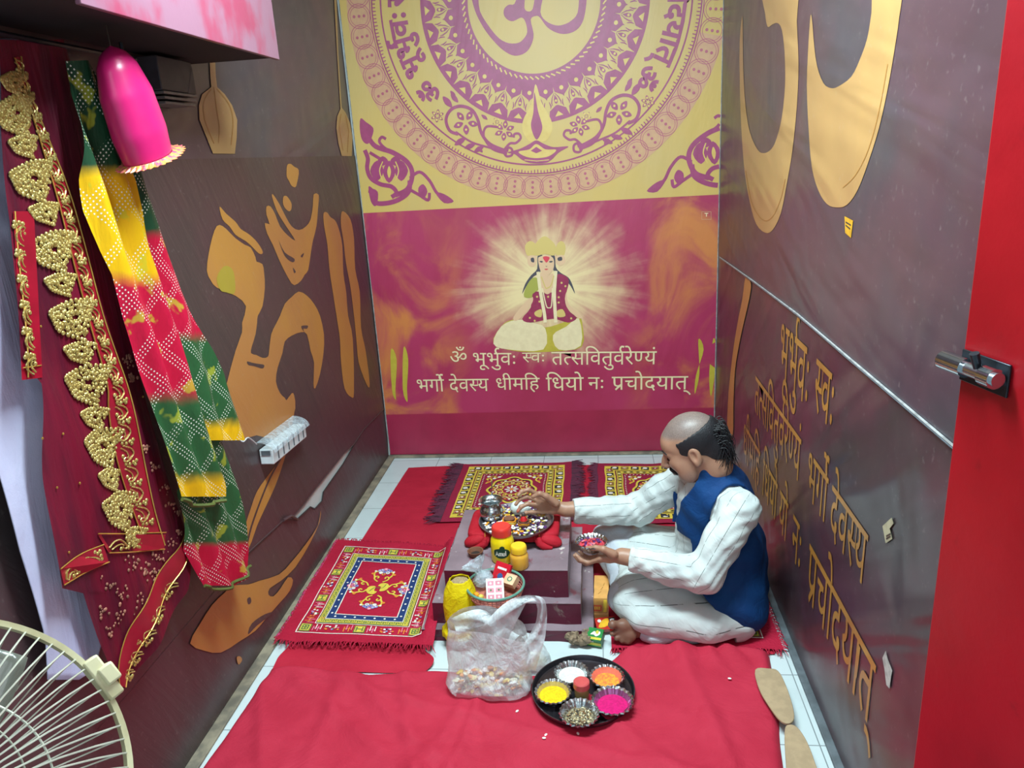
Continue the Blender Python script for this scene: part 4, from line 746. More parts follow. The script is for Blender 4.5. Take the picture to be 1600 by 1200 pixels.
for sx in (-1, 1):
    b = MB(); c = V((-.337 + sx * .135, 2.586, .268)); b.ell(c + V((sx * .012, .006, .0)), (.046, .030, .024), Matrix.Rotation(sx * .35, 3, 'Y'), 0, 20, 12)
    b.tube([c + V((-sx * .034, -.012, .022)), c + V((-sx * .03, -.02, .0)), c + V((-sx * .012, -.018, -.014)), c + V((sx * .02, -.02, -.02))], [.010, .014, .015, .006], 10)
    b.tube([c + V((-sx * .052, .0, .026)), c + V((-sx * .04, -.014, .01)), c + V((-sx * .03, -.014, -.006))], [.006, .010, .012], 10)
    b.build('cloth_knot', m_stoolcloth, stool)
m_ythr = M('yellow_thread', (206, 160, 50), .6)
for sx in (-1, 1): b = MB(); b.tube([(-.337 + sx * .112, 2.575, .25), (-.337 + sx * .105, 2.575, .275), (-.337 + sx * .105, 2.585, .303), (-.337 + sx * .105, 2.78, .304)], .0015, 5); b.build('thread', m_ythr, stool)
b = MB(); b.box((-.337, 2.70, .2585), (.30, .19, .026)); b.build('base', M('black_wood', (26, 30, 28), .4), stool, bevel=.003)
# thali on the stool with the offerings
m_plate = M('dull_plate_steel', (150, 140, 146), .32, .8, .1); TZ = .3025; TC = V((-.328, 2.675, TZ))
pl = thing('offering_plate', 'round steel plate heaped with flowers on the red stool', 'plate', TC)
b = MB(); b.lathe([(0, 0), (.125, 0), (.138, .003), (.146, .014), (.149, .014), (.141, .001), (.128, -.001), (0, -.001)], TC, 56); b.build('dish', m_plate, pl)
def lotus_pot(loc, s=1.):
    r = thing('water_pot', 'round-bellied steel water pot with a spoon on the offering plate', 'pot', loc)
    b = MB(); b.lathe([(0, 0), (.026, 0), (.036, .004), (.046, .022), (.047, .038), (.040, .054), (.033, .060), (.032, .066), (.040, .076), (.048, .082), (.049, .084), (.046, .083), (.036, .074), (.029, .064), (.0285, .058), (.036, .05), (.042, .036), (.04, .01), (0, .006)], loc, 40); b.build('body', m_steel, r)
    b = MB(); b.lathe([(0, .045), (.039, .045)], loc, 32); b.build('water', M('water', (180, 190, 190), .08, 0, .02), r)
    return r
pot = lotus_pot(V((-.428, 2.70, TZ + .002)))
sp = thing('spoon', 'long steel spoon standing in the water pot', 'spoon', V((-.428, 2.70, TZ + .02)))
b = MB(); b.tube([V((-.436, 2.70, TZ + .03)), V((-.423, 2.712, TZ + .12)), V((-.421, 2.714, TZ + .155)), V((-.421, 2.714, TZ + .162))], [.003, .0032, .0042, .0035], 8, flat=.6); b.build('handle', m_steel, sp)
b = MB(); b.ell(V((-.438, 2.70, TZ + .022)), (.013, .010, .005), None, 0, 14, 8); b.build('bowl', m_steel, sp)
m_marig, m_viol, m_yelp, m_greenleaf, m_terra = M('marigold', (236, 150, 24), .7), M('violet_petal', (84, 26, 100), .6), M('yellow_petal', (232, 204, 90), .6), M('leaf', (70, 100, 50), .5), M('terracotta', (120, 74, 52), .8)
def lamp_pot(loc, lb, top, R=.022):
    r = thing('clay_pot', lb, 'pot', loc); b = MB(); b.lathe([(0, 0), (R * .7, 0), (R, .012), (R * .9, .022), (R * .75, .026), (R * .9, .031), (R * .75, .030), (0, .024)], loc, 24); b.build('body', m_terra, r)
    b = MB()
    for k in range(3): b.tube([loc + V((R * math.cos(a), R * math.sin(a), .012 + .006 * k + .003 * math.sin(3 * a))) for a in [2 * PI * j / 20 for j in range(21)]], .003, 6, k % 2)
    b.build('thread_wrap', top, r); return r
lp1 = lamp_pot(V((-.352, 2.645, TZ + .002)), 'little clay pot wrapped with orange marigold thread beside the water pot', [m_marig, m_yelp], .025)
lp2 = lamp_pot(V((-.294, 2.630, TZ + .002)), 'little clay pot holding a red tipped offering at the plate centre', [m_terra, m_marig], .021)
b = MB(); b.lathe([(0, .05), (.006, .046), (.012, .034), (.015, .026), (0, .026)], V((-.294, 2.630, TZ + .004)), 16); b.build('red_offering', M('kumkum_red', (196, 16, 26), .6), lp2)
b = MB(); b.ell(V((-.294, 2.63, TZ + .056)), (.008, .008, .010)); b.build('betel_nut', M('betel_brown', (86, 70, 66), .5), lp2)
cw = MB(); cw.ell(V((-.325, 2.735, TZ + .032)), (.032, .024, .03), None, 0, 16, 12, .06); cw.ell(V((-.295, 2.728, TZ + .022)), (.022, .018, .020), None, 0, 12, 8, .1)
tag(cw.build('cloth_bundle', M('white_cotton', (224, 232, 228), .9, 0, .05, 40, .4)), 'small white cotton bundle at the back of the offering plate', 'bundle')
random.seed(12)
fl = MB()
for i in range(520):
    a, r = random.uniform(0, 2 * PI), .130 * math.sqrt(random.random()); x, y = TC.x + r * math.cos(a), TC.y + r * math.sin(a)
    if min(math.hypot(x + .428, y - 2.70) - .046, math.hypot(x + .352, y - 2.645) - .026, math.hypot(x + .294, y - 2.63) - .022, math.hypot(x + .315, y - 2.732) - .036) < .004: continue
    k = random.choice((0, 0, 1, 1, 0, 2, 3)) if x > -.36 else random.choice((0, 0, 0, 2, 3, 1)); fl.ell((x, y, TZ + .004 + random.uniform(0, .014)), (random.uniform(.006, .010), random.uniform(.004, .006), .0025), Matrix.Rotation(random.uniform(0, 3), 3, 'Z') @ Matrix.Rotation(random.uniform(-.7, .7), 3, 'X'), k, 7, 5)
tag(fl.build('petal_heap', [m_petal_w, m_viol, m_marig, m_yelp]), 'scattered white, violet and orange petals covering the offering plate', 'petals', None, 'stuff')
lf = MB(); lf.ell(V((-.275, 2.575, TZ + .008)), (.026, .009, .003), Matrix.Rotation(.2, 3, 'Z')); tag(lf.build('leaf', m_greenleaf), 'green betel leaf lying at the near rim of the offering plate', 'leaf')
# diya, jars
dl = V((-.472, 2.515, .245)); dy = thing('oil_lamp', 'small empty clay oil lamp on the altar ledge', 'lamp', dl)
b = MB(); b.lathe([(0, 0), (.020, 0), (.030, .018), (.031, .022), (.026, .021), (.018, .008), (0, .006)], dl, 28); b.build('bowl', m_terra, dy); b = MB(); b.lathe([(0, .0085), (.019, .009)], dl, 20); b.build('soot', M('soot', (52, 42, 38), .5), dy)
def jar(loc, R, H, lb, mb, ml, lid_h, lid_r, lidmat):
    r = thing('plastic_jar', lb, 'jar', loc); k = H - lid_h
    b = MB(); b.lathe([(0, 0), (R * .92, 0), (R, .006), (R, k * .70), (R * .95, k * .82), (R * .78, k * .95), (R * .76, k), (0, k)], loc, 40); b.build('body', mb, r)
    b = MB(); b.lathe([(0, H), (lid_r * .88, H), (lid_r * .97, H - .004), (lid_r, H - .010), (lid_r, k - .001), (lid_r * .9, k - .002)], loc, 48, wave=lambda w, rr, z: .012 * math.sin(24 * w) if H - .008 > z > k else 0); b.build('lid', lidmat, r)
    return r, k
m_yjar = M('yellow_plastic', (238, 206, 20), .28, 0, .03); m_redlid = M('red_lid_plastic', (214, 52, 44), .35, 0, .04); m_amber = M('amber_plastic', (232, 172, 60), .25, 0, .05); m_yelid = M('yellow_lid_plastic', (242, 192, 40), .35, 0, .03)
j1, k1 = jar(V((-.363, 2.488, .2455)), .044, .140, 'yellow plastic jar with a red lid and dark green label badge', m_yjar, None, .032, .037, m_redlid)
def cyl(c, R): return lambda u, v: V((c.x + R * math.sin(u / R), c.y - R * math.cos(u / R), c.z + v))
m_badge, m_wtxt = M('green_badge', (14, 62, 44), .4), M('white_ink', (240, 240, 230), .5)
b = MB(); F_ = cyl(V((-.363, 2.488, .2455)), .0446); F__ = cyl(V((-.363, 2.488, .2455)), .0450)
for i in range(16): b.poly([[(-.030 + .004 * i, .028 + .020 - .020 * math.sqrt(max(0, 1 - ((i - 7.5) / 8.2) ** 2))), (-.026 + .004 * i, .028 + .020 - .020 * math.sqrt(max(0, 1 - ((i - 6.5) / 8.2) ** 2))), (-.026 + .004 * i, .048 + .020 * math.sqrt(max(0, 1 - ((i - 6.5) / 8.2) ** 2))), (-.030 + .004 * i, .048 + .020 * math.sqrt(max(0, 1 - ((i - 7.5) / 8.2) ** 2)))]], F_, 0)
b.disc((.004, .068), .010, F_, 0, 14)
st = lambda q: b.stroke([(x * .9 - .002, y + .002) for x, y in q], .0032, F__, 1)
st([(-.022, .036), (-.016, .054), (-.010, .036)]); st([(-.019, .043), (-.013, .043)]); st([(-.006, .036), (-.006, .048), (-.002, .049), (0, .046), (0, .036)]); st([(0, .046), (.003, .049), (.006, .047), (.006, .036)]); st([(.010, .049), (.010, .038), (.013, .036), (.016, .038), (.016, .049)]); st([(.021, .036), (.021, .056)])
b.build('badge', [m_badge, m_wtxt], j1, smooth=False)
j2, k2 = jar(V((-.297, 2.437, .2455)), .034, .088, 'smaller amber jar with a yellow lid in front of the red-lidded jar', m_amber, None, .024, .030, m_yelid)
# ---------------------------------------------------------------- the seated man (fields of blended shapes turned into one skin each)
class Field:
    def __init__(s, lo, hi, h):
        s.lo = np.array(lo, float); s.h = h; s.n = [int(math.ceil((b - a) / h)) + 1 for a, b in zip(lo, hi)]
        s.ax = [lo[i] + h * np.arange(s.n[i]) for i in range(3)]; s.D = np.full(s.n, .2, np.float32)
    def win(s, lo, hi):
        ix = [slice(max(0, int((lo[i] - s.lo[i]) / s.h)), min(s.n[i], int((hi[i] - s.lo[i]) / s.h) + 2)) for i in range(3)]
        X, Y, Z = np.meshgrid(*[s.ax[i][ix[i]] for i in range(3)], indexing='ij', sparse=True); return tuple(ix), X, Y, Z
    def put(s, ix, d, k, sub):
        if 0 in s.D[ix].shape: return
        if sub: s.D[ix] = np.maximum(s.D[ix], -d) if not k else -(lambda a, b: np.minimum(a, b) - np.maximum(k - np.abs(a - b), 0) ** 2 / (4 * k))(-s.D[ix], d)
        else:
            a = s.D[ix]; s.D[ix] = np.minimum(a, d) - (np.maximum(k - np.abs(a - d), 0) ** 2 / (4 * k) if k else 0)
    def cap(s, a, b, ra, rb=None, k=.012, sub=False, sq=None):
        rb = ra if rb is None else rb; a = np.array(a, float); b = np.array(b, float); m = max(ra, rb) + .05
        ix, X, Y, Z = s.win(np.minimum(a, b) - m, np.maximum(a, b) + m); ab = b - a; L = max(ab @ ab, 1e-9)
        t = np.clip(((X - a[0]) * ab[0] + (Y - a[1]) * ab[1] + (Z - a[2]) * ab[2]) / L, 0, 1)
        d = np.sqrt((X - a[0] - ab[0] * t) ** 2 + (Y - a[1] - ab[1] * t) ** 2 + (Z - a[2] - ab[2] * t) ** 2) - (ra + (rb - ra) * t)
        s.put(ix, d.astype(np.float32), k, sub)
    def chain(s, pts, rs, k=.012, **q):
        for i in range(len(pts) - 1): s.cap(pts[i], pts[i + 1], rs[i], rs[i + 1], k, **q)
    def ell(s, c, r, R=None, k=.012, sub=False):
        c = np.array(c, float); r = np.array(r, float); m = r.max() + .05; ix, X, Y, Z = s.win(c - m, c + m)
        P = [X - c[0], Y - c[1], Z - c[2]]; R = np.eye(3) if R is None else np.array(R)
        q = [P[0] * R[0, j] + P[1] * R[1, j] + P[2] * R[2, j] for j in range(3)]
        k0 = np.sqrt(sum((q[j] / r[j]) ** 2 for j in range(3))); k1 = np.sqrt(sum((q[j] / r[j] ** 2) ** 2 for j in range(3))) + 1e-9
        s.put(ix, (k0 * (k0 - 1) / k1).astype(np.float32), k, sub)
    def full(s): return np.meshgrid(*s.ax, indexing='ij', sparse=True)
    def cut(s, p, n):
        X, Y, Z = s.full(); n = np.array(n, float); n /= np.linalg.norm(n); s.D = np.maximum(s.D, ((X - p[0]) * n[0] + (Y - p[1]) * n[1] + (Z - p[2]) * n[2]).astype(np.float32))
    def mesh(s, name, mats, parent=None, it=2):
        D = s.D; nx, ny, nz = D.shape; S0 = D < 0; acc = np.zeros((nx - 1, ny - 1, nz - 1), np.int8)
        for i in (0, 1):
            for j in (0, 1):
                for k in (0, 1): acc += S0[i:nx - 1 + i, j:ny - 1 + j, k:nz - 1 + k]
        I = np.argwhere((acc > 0) & (acc < 8)); idx = -np.ones(acc.shape, np.int32); idx[I[:, 0], I[:, 1], I[:, 2]] = np.arange(len(I))
        cs = [(i, j, k) for i in (0, 1) for j in (0, 1) for k in (0, 1)]; val = {c: D[I[:, 0] + c[0], I[:, 1] + c[1], I[:, 2] + c[2]] for c in cs}
        sm_ = np.zeros((len(I), 3)); cnt = np.zeros(len(I))
        for c in cs:
            for a in range(3):
                if c[a]: continue
                e = list(c); e[a] = 1; e = tuple(e); v0, v1 = val[c], val[e]; m = (v0 < 0) != (v1 < 0); t = np.where(m, v0 / np.where(m, v0 - v1, 1), 0)
                p = np.tile(np.array(c, float), (len(I), 1)); p[:, a] += t; sm_ += p * m[:, None]; cnt += m
        vs = s.lo + s.h * (I + sm_ / cnt[:, None]); F = []
        for a in range(3):
            b_, c_ = (a + 1) % 3, (a + 2) % 3; sl0 = [slice(None)] * 3; sl1 = [slice(None)] * 3; sl0[a] = slice(0, -1); sl1[a] = slice(1, None)
            A, B = S0[tuple(sl0)], S0[tuple(sl1)]; E = np.argwhere(A != B); ok = (E[:, b_] > 0) & (E[:, c_] > 0) & (E[:, b_] < D.shape[b_] - 1) & (E[:, c_] < D.shape[c_] - 1); E = E[ok]
            fl_ = A[tuple(E.T)]; q = []
            for db, dc in ((0, 0), (-1, 0), (-1, -1), (0, -1)): G_ = E.copy(); G_[:, b_] += db; G_[:, c_] += dc; q.append(idx[tuple(G_.T)])
            q = np.stack(q, 1); q[~fl_] = q[~fl_][:, ::-1]; F.append(q[:, ::1])
        F = np.concatenate(F); F = F[:, ::1]
        me = bpy.data.meshes.new(name); me.vertices.add(len(vs)); me.vertices.foreach_set('co', vs.astype('f').ravel())
        me.loops.add(F.size); me.loops.foreach_set('vertex_index', F.astype('i').ravel()); me.polygons.add(len(F)); me.polygons.foreach_set('loop_start', np.arange(0, F.size, 4, dtype='i'))
        me.polygons.foreach_set('use_smooth', np.ones(len(F), bool)); me.update(calc_edges=True); me.validate()
        for m in (mats if isinstance(mats, (list, tuple)) else [mats]): me.materials.append(m)
        o = bpy.data.objects.new(name, me); C.objects.link(o); d = o.modifiers.new('sm', 'SMOOTH'); d.factor = .5; d.iterations = it
        if parent: adopt(o, parent)
        return o, vs
def attr(o, name, A): a = o.data.attributes.new(name, 'FLOAT', 'POINT'); a.data.foreach_set('value', np.asarray(A, 'f'))
A3 = lambda *p: np.array(p, float)
PV = lambda px, py, y: np.array(at_y(px, py, y))
# joints
HIPL, HIPR = A3(.43, 2.50, .115), A3(.42, 2.68, .115); KNL, KNR = A3(.115, 2.435, .12), A3(.055, 2.80, .135)
PEL, CHE, NECK = A3(.45, 2.59, .13), A3(.415, 2.555, .44), A3(.365, 2.53, .565)
SHL, SHR = A3(.475, 2.375, .50), A3(.325, 2.685, .475)
ELL, WRL = PV(1100, 893, 2.30), PV(972, 869, 2.37)
ELR, WRR = PV(1000, 790, 2.74), PV(884, 796, 2.69)
ANKR, ANKL = A3(.175, 2.38, .055), A3(.22, 2.74, .06)
# head frame
FW = np.array([-.90, .16, -.40]); FW /= np.linalg.norm(FW); LT = np.cross(FW, [0, 0, -1.]); LT = LT - 0; LT /= np.linalg.norm(LT)
LT = -LT if LT[1] > 0 else LT; UP = np.cross(FW, LT); UP = UP if UP[2] > 0 else -UP
HC = PV(1080, 695, 2.515); HR = np.stack([FW, LT, UP], 1)
Hp = lambda f, l, u: HC + FW * f + LT * l + UP * u
def head_skin(g):
    g.ell(Hp(-.012, 0, .028), (.100, .078, .088), HR, .02); g.ell(Hp(.022, 0, -.025), (.072, .064, .085), HR, .03)
    g.ell(Hp(.045, 0, -.088), (.034, .040, .028), HR, .03); g.ell(Hp(.066, 0, -.102), (.018, .022, .016), HR, .02); g.ell(Hp(.066, 0, .032), (.026, .056, .034), HR, .03)
    for sd in (1, -1):
        g.ell(Hp(.062, sd * .040, -.030), (.026, .024, .026), HR, .025); g.cap(Hp(.088, sd * .014, .012), Hp(.076, sd * .050, .008), .008, .007, .012)
        g.ell(Hp(.086, sd * .032, -.006), (.014, .017, .011), HR, .010, True); g.ell(Hp(.074, sd * .032, -.006), (.0135, .0145, .0125), HR, .004)
        g.ell(Hp(.040, sd * .058, -.075), (.030, .014, .035), HR, .025)
        g.ell(Hp(-.012, sd * .079, -.018), (.020, .010, .033), HR, .008); g.ell(Hp(-.008, sd * .087, -.014), (.010, .007, .018), HR, .005, True); g.ell(Hp(-.008, sd * .080, -.046), (.009, .007, .011), HR, .008)
    g.chain([Hp(.092, 0, .005), Hp(.106, 0, -.020), Hp(.118, 0, -.038)], [.009, .010, .0125], .012)
    for sd in (1, -1): g.ell(Hp(.103, sd * .013, -.043), (.012, .008, .008), HR, .006)
    g.ell(Hp(.092, 0, -.068), (.014, .022, .007), HR, .008); g.ell(Hp(.090, 0, -.079), (.013, .020, .007), HR, .006); g.cap(Hp(.106, -.02, -.0735), Hp(.106, .02, -.0735), .0025, None, .004, True)
    g.chain([Hp(-.035, 0, -.05), Hp(-.045, 0, -.10), NECK + A3(.01, 0, -.03)], [.058, .055, .062], .03)
def hand(g, wr, kn, fingers, thumb, palmw):
    for q in kn: g.cap(wr + (q - wr) * .12, q, .0155, .0115, .014)
    for i in range(len(kn) - 1): g.cap((wr * .45 + kn[i] * .55), (wr * .45 + kn[i + 1] * .55), .0145, None, .012); g.cap(kn[i], kn[i + 1], .0095, None, .008)
    for pts, r in fingers: g.chain(pts, [r * 1.05, r, r * .93, r * .82][:len(pts)], .004); [g.ell(p, (r * 1.06,) * 3, None, .003) for p in pts[1:-1]]
    g.chain(thumb, [.017, .0115, .0098, .0085][:len(thumb)], .006)
# right hand, palm toward the viewer, sprinkling over the plate
pr = lambda px, py, y: PV(px, py, y)
RK = [pr(842, 773, 2.690), pr(841, 782, 2.693), pr(843, 791, 2.690), pr(847, 799, 2.685)]
RF = [([RK[0], pr(826, 765, 2.678), pr(815, 768, 2.665), pr(810, 774, 2.655)], .0088), ([RK[1], pr(823, 776, 2.680), pr(812, 780, 2.665), pr(806, 788, 2.655)], .0090), ([RK[2], pr(825, 787, 2.675), pr(814, 792, 2.660), pr(809, 799, 2.650)], .0086), ([RK[3], pr(832, 800, 2.668), pr(822, 801, 2.655), pr(814, 806, 2.648)], .0076)]
RT = [pr(868, 786, 2.672), pr(853, 775, 2.655), pr(843, 771, 2.650), pr(833, 776, 2.648)]
# left hand, palm up under the foil bowl, thumb over the rim
BWL = A3(*PV(925, 862, 2.40)); 
LK = [PV(938, 872, 2.352), PV(936, 874, 2.376), PV(936, 872, 2.400), PV(938, 868, 2.424)]
LFg = [([LK[0], PV(919, 879, 2.357), PV(908, 875, 2.362), PV(901, 868, 2.367)], .0088), ([LK[1], PV(916, 880, 2.382), PV(905, 875, 2.388), PV(898, 868, 2.393)], .0090), ([LK[2], PV(917, 877, 2.408), PV(906, 872, 2.414), PV(900, 866, 2.418)], .0086), ([LK[3], PV(921, 872, 2.433), PV(911, 867, 2.440), PV(905, 862, 2.444)], .0076)]
LTh = [PV(958, 866, 2.345), PV(943, 858, 2.340), PV(930, 856, 2.350), PV(917, 857, 2.362)]
FOOT = [(PV(957, 976, 2.305), .0145), (PV(957, 990, 2.300), .0095), (PV(964, 997, 2.298), .009), (PV(972, 1001, 2.298), .0085), (PV(981, 1004, 2.298), .008)]
FOOT = [(A3(p[0], p[1], max(p[2], r_ + .019)), r_) for p, r_ in FOOT]
BALL = A3(.075, 2.325, .078); HEEL = A3(.205, 2.36, .052)
g = Field((-.36, 2.20, .0), (.66, 2.98, .86), .0038)
g.chain([PEL, (PEL + CHE) / 2, CHE], [.115, .105, .115], .05); g.cap(CHE, NECK, .10, .055, .05); g.cap(CHE, SHL, .09, .05, .05); g.cap(CHE, SHR, .09, .05, .05)
g.chain([HIPL, KNL, ANKL], [.085, .055, .036], .03); g.chain([HIPR, KNR, ANKR], [.085, .055, .036], .03)
g.chain([SHL, ELL, WRL], [.046, .037, .025], .02); g.chain([SHR, ELR, WRR], [.046, .037, .025], .02)
g.cap(ELL * .75 + WRL * .25, WRL, .036, .024, .02); g.cap(ELR * .75 + WRR * .25, WRR, .036, .024, .02)
head_skin(g); hand(g, WRR, RK, RF, RT, .04); hand(g, WRL, LK, LFg, LTh, .04)
g.chain([ANKR, HEEL], [.036, .030], .02); g.cap(HEEL, BALL, .028, .024, .02); g.cap(HEEL, A3(.085, 2.322, .045), .028, .022, .02)
for i, (p, r_) in enumerate(FOOT):
    base = BALL * (1 - i / 4) + A3(.095, 2.318, .040) * (i / 4); g.cap(base, p, r_ * 1.1, r_ * .9, .006); g.ell(p, (r_ * 1.12,) * 3, None, .004)
g.ell(BALL + A3(-.008, -.012, -.006), (.022, .014, .024), None, .012); g.ell(A3(.090, 2.302, .042), (.026, .012, .020), None, .014)
g.cut((0, 0, .0195), (0, 0, -1))
t = NT('skin'); v = t.co(); n = t.noise(v, 14, 4)
def at_node(t, nm): a = t.n.new('ShaderNodeAttribute'); a.attribute_name = nm; return a.outputs['Fac']
c = t.mix(t.ramp(n, .3, .7), lin((172, 130, 106)), lin((156, 114, 92)))
c = t.mix(at_node(t, 'stubble'), c, t.mix(t.ramp(t.noise(v, 400, 2), .4, .6), lin((128, 116, 112)), lin((100, 92, 90))))
c = t.mix(at_node(t, 'flush'), c, lin((190, 60, 50))); c = t.mix(at_node(t, 'dark'), c, lin((110, 72, 58)))
t.fin(c, .45); t.b.inputs['Subsurface Weight'].default_value = .08; t.b.inputs['Subsurface Radius'].default_value = (.01, .004, .002); t.bump(t.noise(v, 160, 3), .12, .002); m_skin = t.m
person, vs = g.mesh('person', [m_skin])
tag(person, 'seated man in blue waistcoat and striped white kurta sprinkling petals over the altar', 'person')
loc = (vs - HC) @ HR; ss = lambda a, b_, x: (lambda q: q * q * (3 - 2 * q))(np.clip((x - a) / (b_ - a), 0, 1))
hd = np.linalg.norm(loc, axis=1) < .16
st_ = ss(.038, .062, loc[:, 2] - .25 * np.maximum(loc[:, 0], 0)) * hd * .85; st_ = np.maximum(st_, .35 * hd * ss(-.055, -.08, loc[:, 2]) * ss(.0, .03, loc[:, 0]))
attr(person, 'stubble', st_)
tipd = np.min([np.linalg.norm(vs - f[0][-1], axis=1) for f in RF[2:3]], 0); attr(person, 'flush', np.clip(1 - tipd / .018, 0, 1) * .9)
fd = np.min([np.linalg.norm(vs - HEEL, axis=1), np.linalg.norm(vs - BALL, axis=1)], 0); attr(person, 'dark', ss(.13, .05, fd) * .8 * (vs[:, 2] < .12))
# hair: dark fringe round the sides and back, thin long strands behind
t = NT('black_hair'); v = t.co(); t.fin(t.mix(t.noise(v, 120, 2), lin((14, 14, 18)), lin((34, 34, 40))), .5); t.bump(t.noise(t.co('Object', (3, 3, 1)), 160, 2), .5, .004); m_hair = t.m
g = Field(HC - .17, HC + .17, .003); g.ell(Hp(-.014, 0, .026), (.106, .083, .092), HR, 0); g.ell(Hp(-.070, 0, -.03), (.050, .062, .060), HR, .02)
X, Y, Z = g.full(); lf = (X - HC[0]) * FW[0] + (Y - HC[1]) * FW[1] + (Z - HC[2]) * FW[2]; ll = (X - HC[0]) * LT[0] + (Y - HC[1]) * LT[1] + (Z - HC[2]) * LT[2]; lu = (X - HC[0]) * UP[0] + (Y - HC[1]) * UP[1] + (Z - HC[2]) * UP[2]
wv = .0012 * np.sin(lf * 420 + lu * 160) + .0010 * np.sin(ll * 330 + lu * 250)
g.D = np.maximum(g.D, np.maximum(lf - (.034 + wv) + .45 * np.maximum(-lu - .0, 0), (lu - (.050 + .22 * np.minimum(-lf, .10) + wv))).astype(np.float32)); g.D = np.maximum(g.D, (-.085 - lu).astype(np.float32))
for sd in (1, -1): g.ell(Hp(-.010, sd * .088, -.020), (.025, .022, .036), HR, 0, True)
hair, _ = g.mesh('hair', [m_hair], person); hair['label'] = 'black fringe of hair'
b = MB(); random.seed(21)
for i in range(230):
    a = random.uniform(-1, 1); p = Hp(-.100 - random.uniform(-.01, .012), a * .055, random.uniform(-.03, .045)); q = p - FW * random.uniform(.012, .026) + UP * random.uniform(-.012, .006); r_ = q - FW * random.uniform(.004, .022) - V((0, 0, random.uniform(.03, .06)))
    e = r_ + V((random.uniform(-.03, .022), random.uniform(-.02, .02), -random.uniform(.02, .07))); e = np.array(e); e[0] = min(e[0], .545); b.tube(cat([p, q, r_, e], 4), [.0014] * 8 + [.0011] * 4 + [.0004], 4)
b.build('hair_strands', m_hair, hair)
b = MB(); mp = [Hp(f, l, u) for f, l, u in ((.076, .040, -.074), (.091, .027, -.064), (.100, .010, -.059), (.101, 0, -.059), (.100, -.010, -.059), (.091, -.027, -.064), (.076, -.040, -.074))]; b.tube(cat(mp, 4), [.0015] + [.006] * 23 + [.0015], 8); b.build('moustache', m_hair, person)
for sd in (1, -1):
    b = MB(); b.tube(cat([Hp(.098, sd * .012, .016), Hp(.093, sd * .034, .023), Hp(.076, sd * .056, .012)], 5), [.002] + [.0045] * 8 + [.0048, .0012], 7); b.build('eyebrow', m_hair, person)
    b = MB(); b.tube(cat([Hp(.0895, sd * .018, -.011), Hp(.091, sd * .031, -.014), Hp(.083, sd * .046, -.013)], 5), .0022, 6); b.build('eyelash', m_hair, person)
# trousers
def weave(t, v): return t.math('MULTIPLY', t.noise(v, 240, 2), .12)
m_trous = cloth_mat('white_trousers', (200, 204, 212), (188, 194, 204), .5, 9)
g = Field((-.06, 2.25, .014), (.64, 3.02, .34), .0045)
g.chain([HIPL, KNL, ANKL], [.108, .080, .060], .04); g.chain([HIPR + A3(0, 0, .01), KNR, (KNR + ANKR) / 2, ANKR + A3(.02, .012, 0)], [.108, .086, .070, .060], .04); g.cap(PEL, (HIPL + HIPR) / 2, .13, .12, .05); g.ell(A3(.25, 2.62, .05), (.20, .20, .06), None, .05)
g.chain([A3(.33, 2.42, .055), A3(.22, 2.345, .048), A3(.165, 2.325, .040)], [.060, .045, .034], .03); g.ell(A3(.30, 2.345, .038), (.17, .055, .030), None, .03)
X, Y, Z = g.full(); g.D = g.D + (.004 * np.sin(X * 55 + Y * 38 + 2 * np.sin(Z * 30)) + .0025 * np.sin(Y * 90 - X * 30 + 3 * np.sin(X * 20))).astype(np.float32)
g.cut((0, 0, .0195), (0, 0, -1)); g.mesh('trousers', [m_trous], person, 5)
# kurta
def kurta_mat():
    t = NT('striped_kurta'); v = t.co(); n = t.noise(v, 7, 4); a = at_node(t, 'sa'); c_ = at_node(t, 'sb'); n_ = at_node(t, 'sn')
    ang = t.math('DIVIDE', t.math('ARCTAN2', a, c_), 2 * PI); f = t.math('FRACT', t.math('MULTIPLY', t.math('ADD', ang, 1.0), n_)); d = t.math('ABSOLUTE', t.math('SUBTRACT', f, .5))
    li = t.math('LESS_THAN', d, .020); br = t.ramp(t.noise(t.co('Object', (1, 1, 1)), 26, 3), .40, .48)
    base = t.mix(t.ramp(n, .3, .7), lin((204, 210, 208)), lin((190, 198, 198))); t.fin(t.mix(t.math('MULTIPLY', t.math('MULTIPLY', li, br), .85), base, lin((70, 76, 72))), .8, 0, .25)
    t.bump(t.math('ADD', t.noise(t.co('Object', (1, 1, 2.6), (.3, .6, 0)), 11, 4, .8), t.math('MULTIPLY', t.noise(v, 320, 2), .05)), .45, .010); return t.m
m_kurta = kurta_mat()
def torso(g, o, k=.05): g.cap(NECK + A3(.022, 0, -.02), NECK + A3(.016, 0, .082), .080 + o, .068 + o, .04); g.chain([PEL + A3(0, 0, -.05), PEL + A3(-.01, 0, .10), (PEL + CHE) / 2 + A3(-.01, 0, .04), CHE], [.145 + o, .138 + o, .128 + o, .122 + o], k); g.cap(CHE, NECK, .115 + o, .050 + o, k); g.chain([SHL, CHE + A3(0, -.02, .03)], [.056 + o, .10 + o], k); g.chain([SHR, CHE + A3(0, .02, .03)], [.056 + o, .10 + o], k)
def sleeves(g, o):
    for s_, e, w in ((SHL, ELL, WRL), (SHR, ELR, WRR)):
        c_ = w + (e - w) * .10; dr = A3(0, 0, -.012); g.chain([s_, s_ * .5 + e * .5, e + dr, e * .5 + c_ * .5 + dr, c_], [.066 + o, .064 + o, .060 + o, .052 + o, .044 + o], .02)
    g.cap(ELR + A3(0, 0, -.03), WRR + (ELR - WRR) * .10 + A3(0, 0, -.034), .045 + o, .020 + o, .03); g.cap(ELL * .6 + WRL * .4 + A3(0, 0, -.02), ELL + A3(.01, 0, -.012), .042 + o, .050 + o, .03)
g = Field((-.16, 2.21, .015), (.66, 2.94, .70), .0042)
torso(g, 0); sleeves(g, 0)
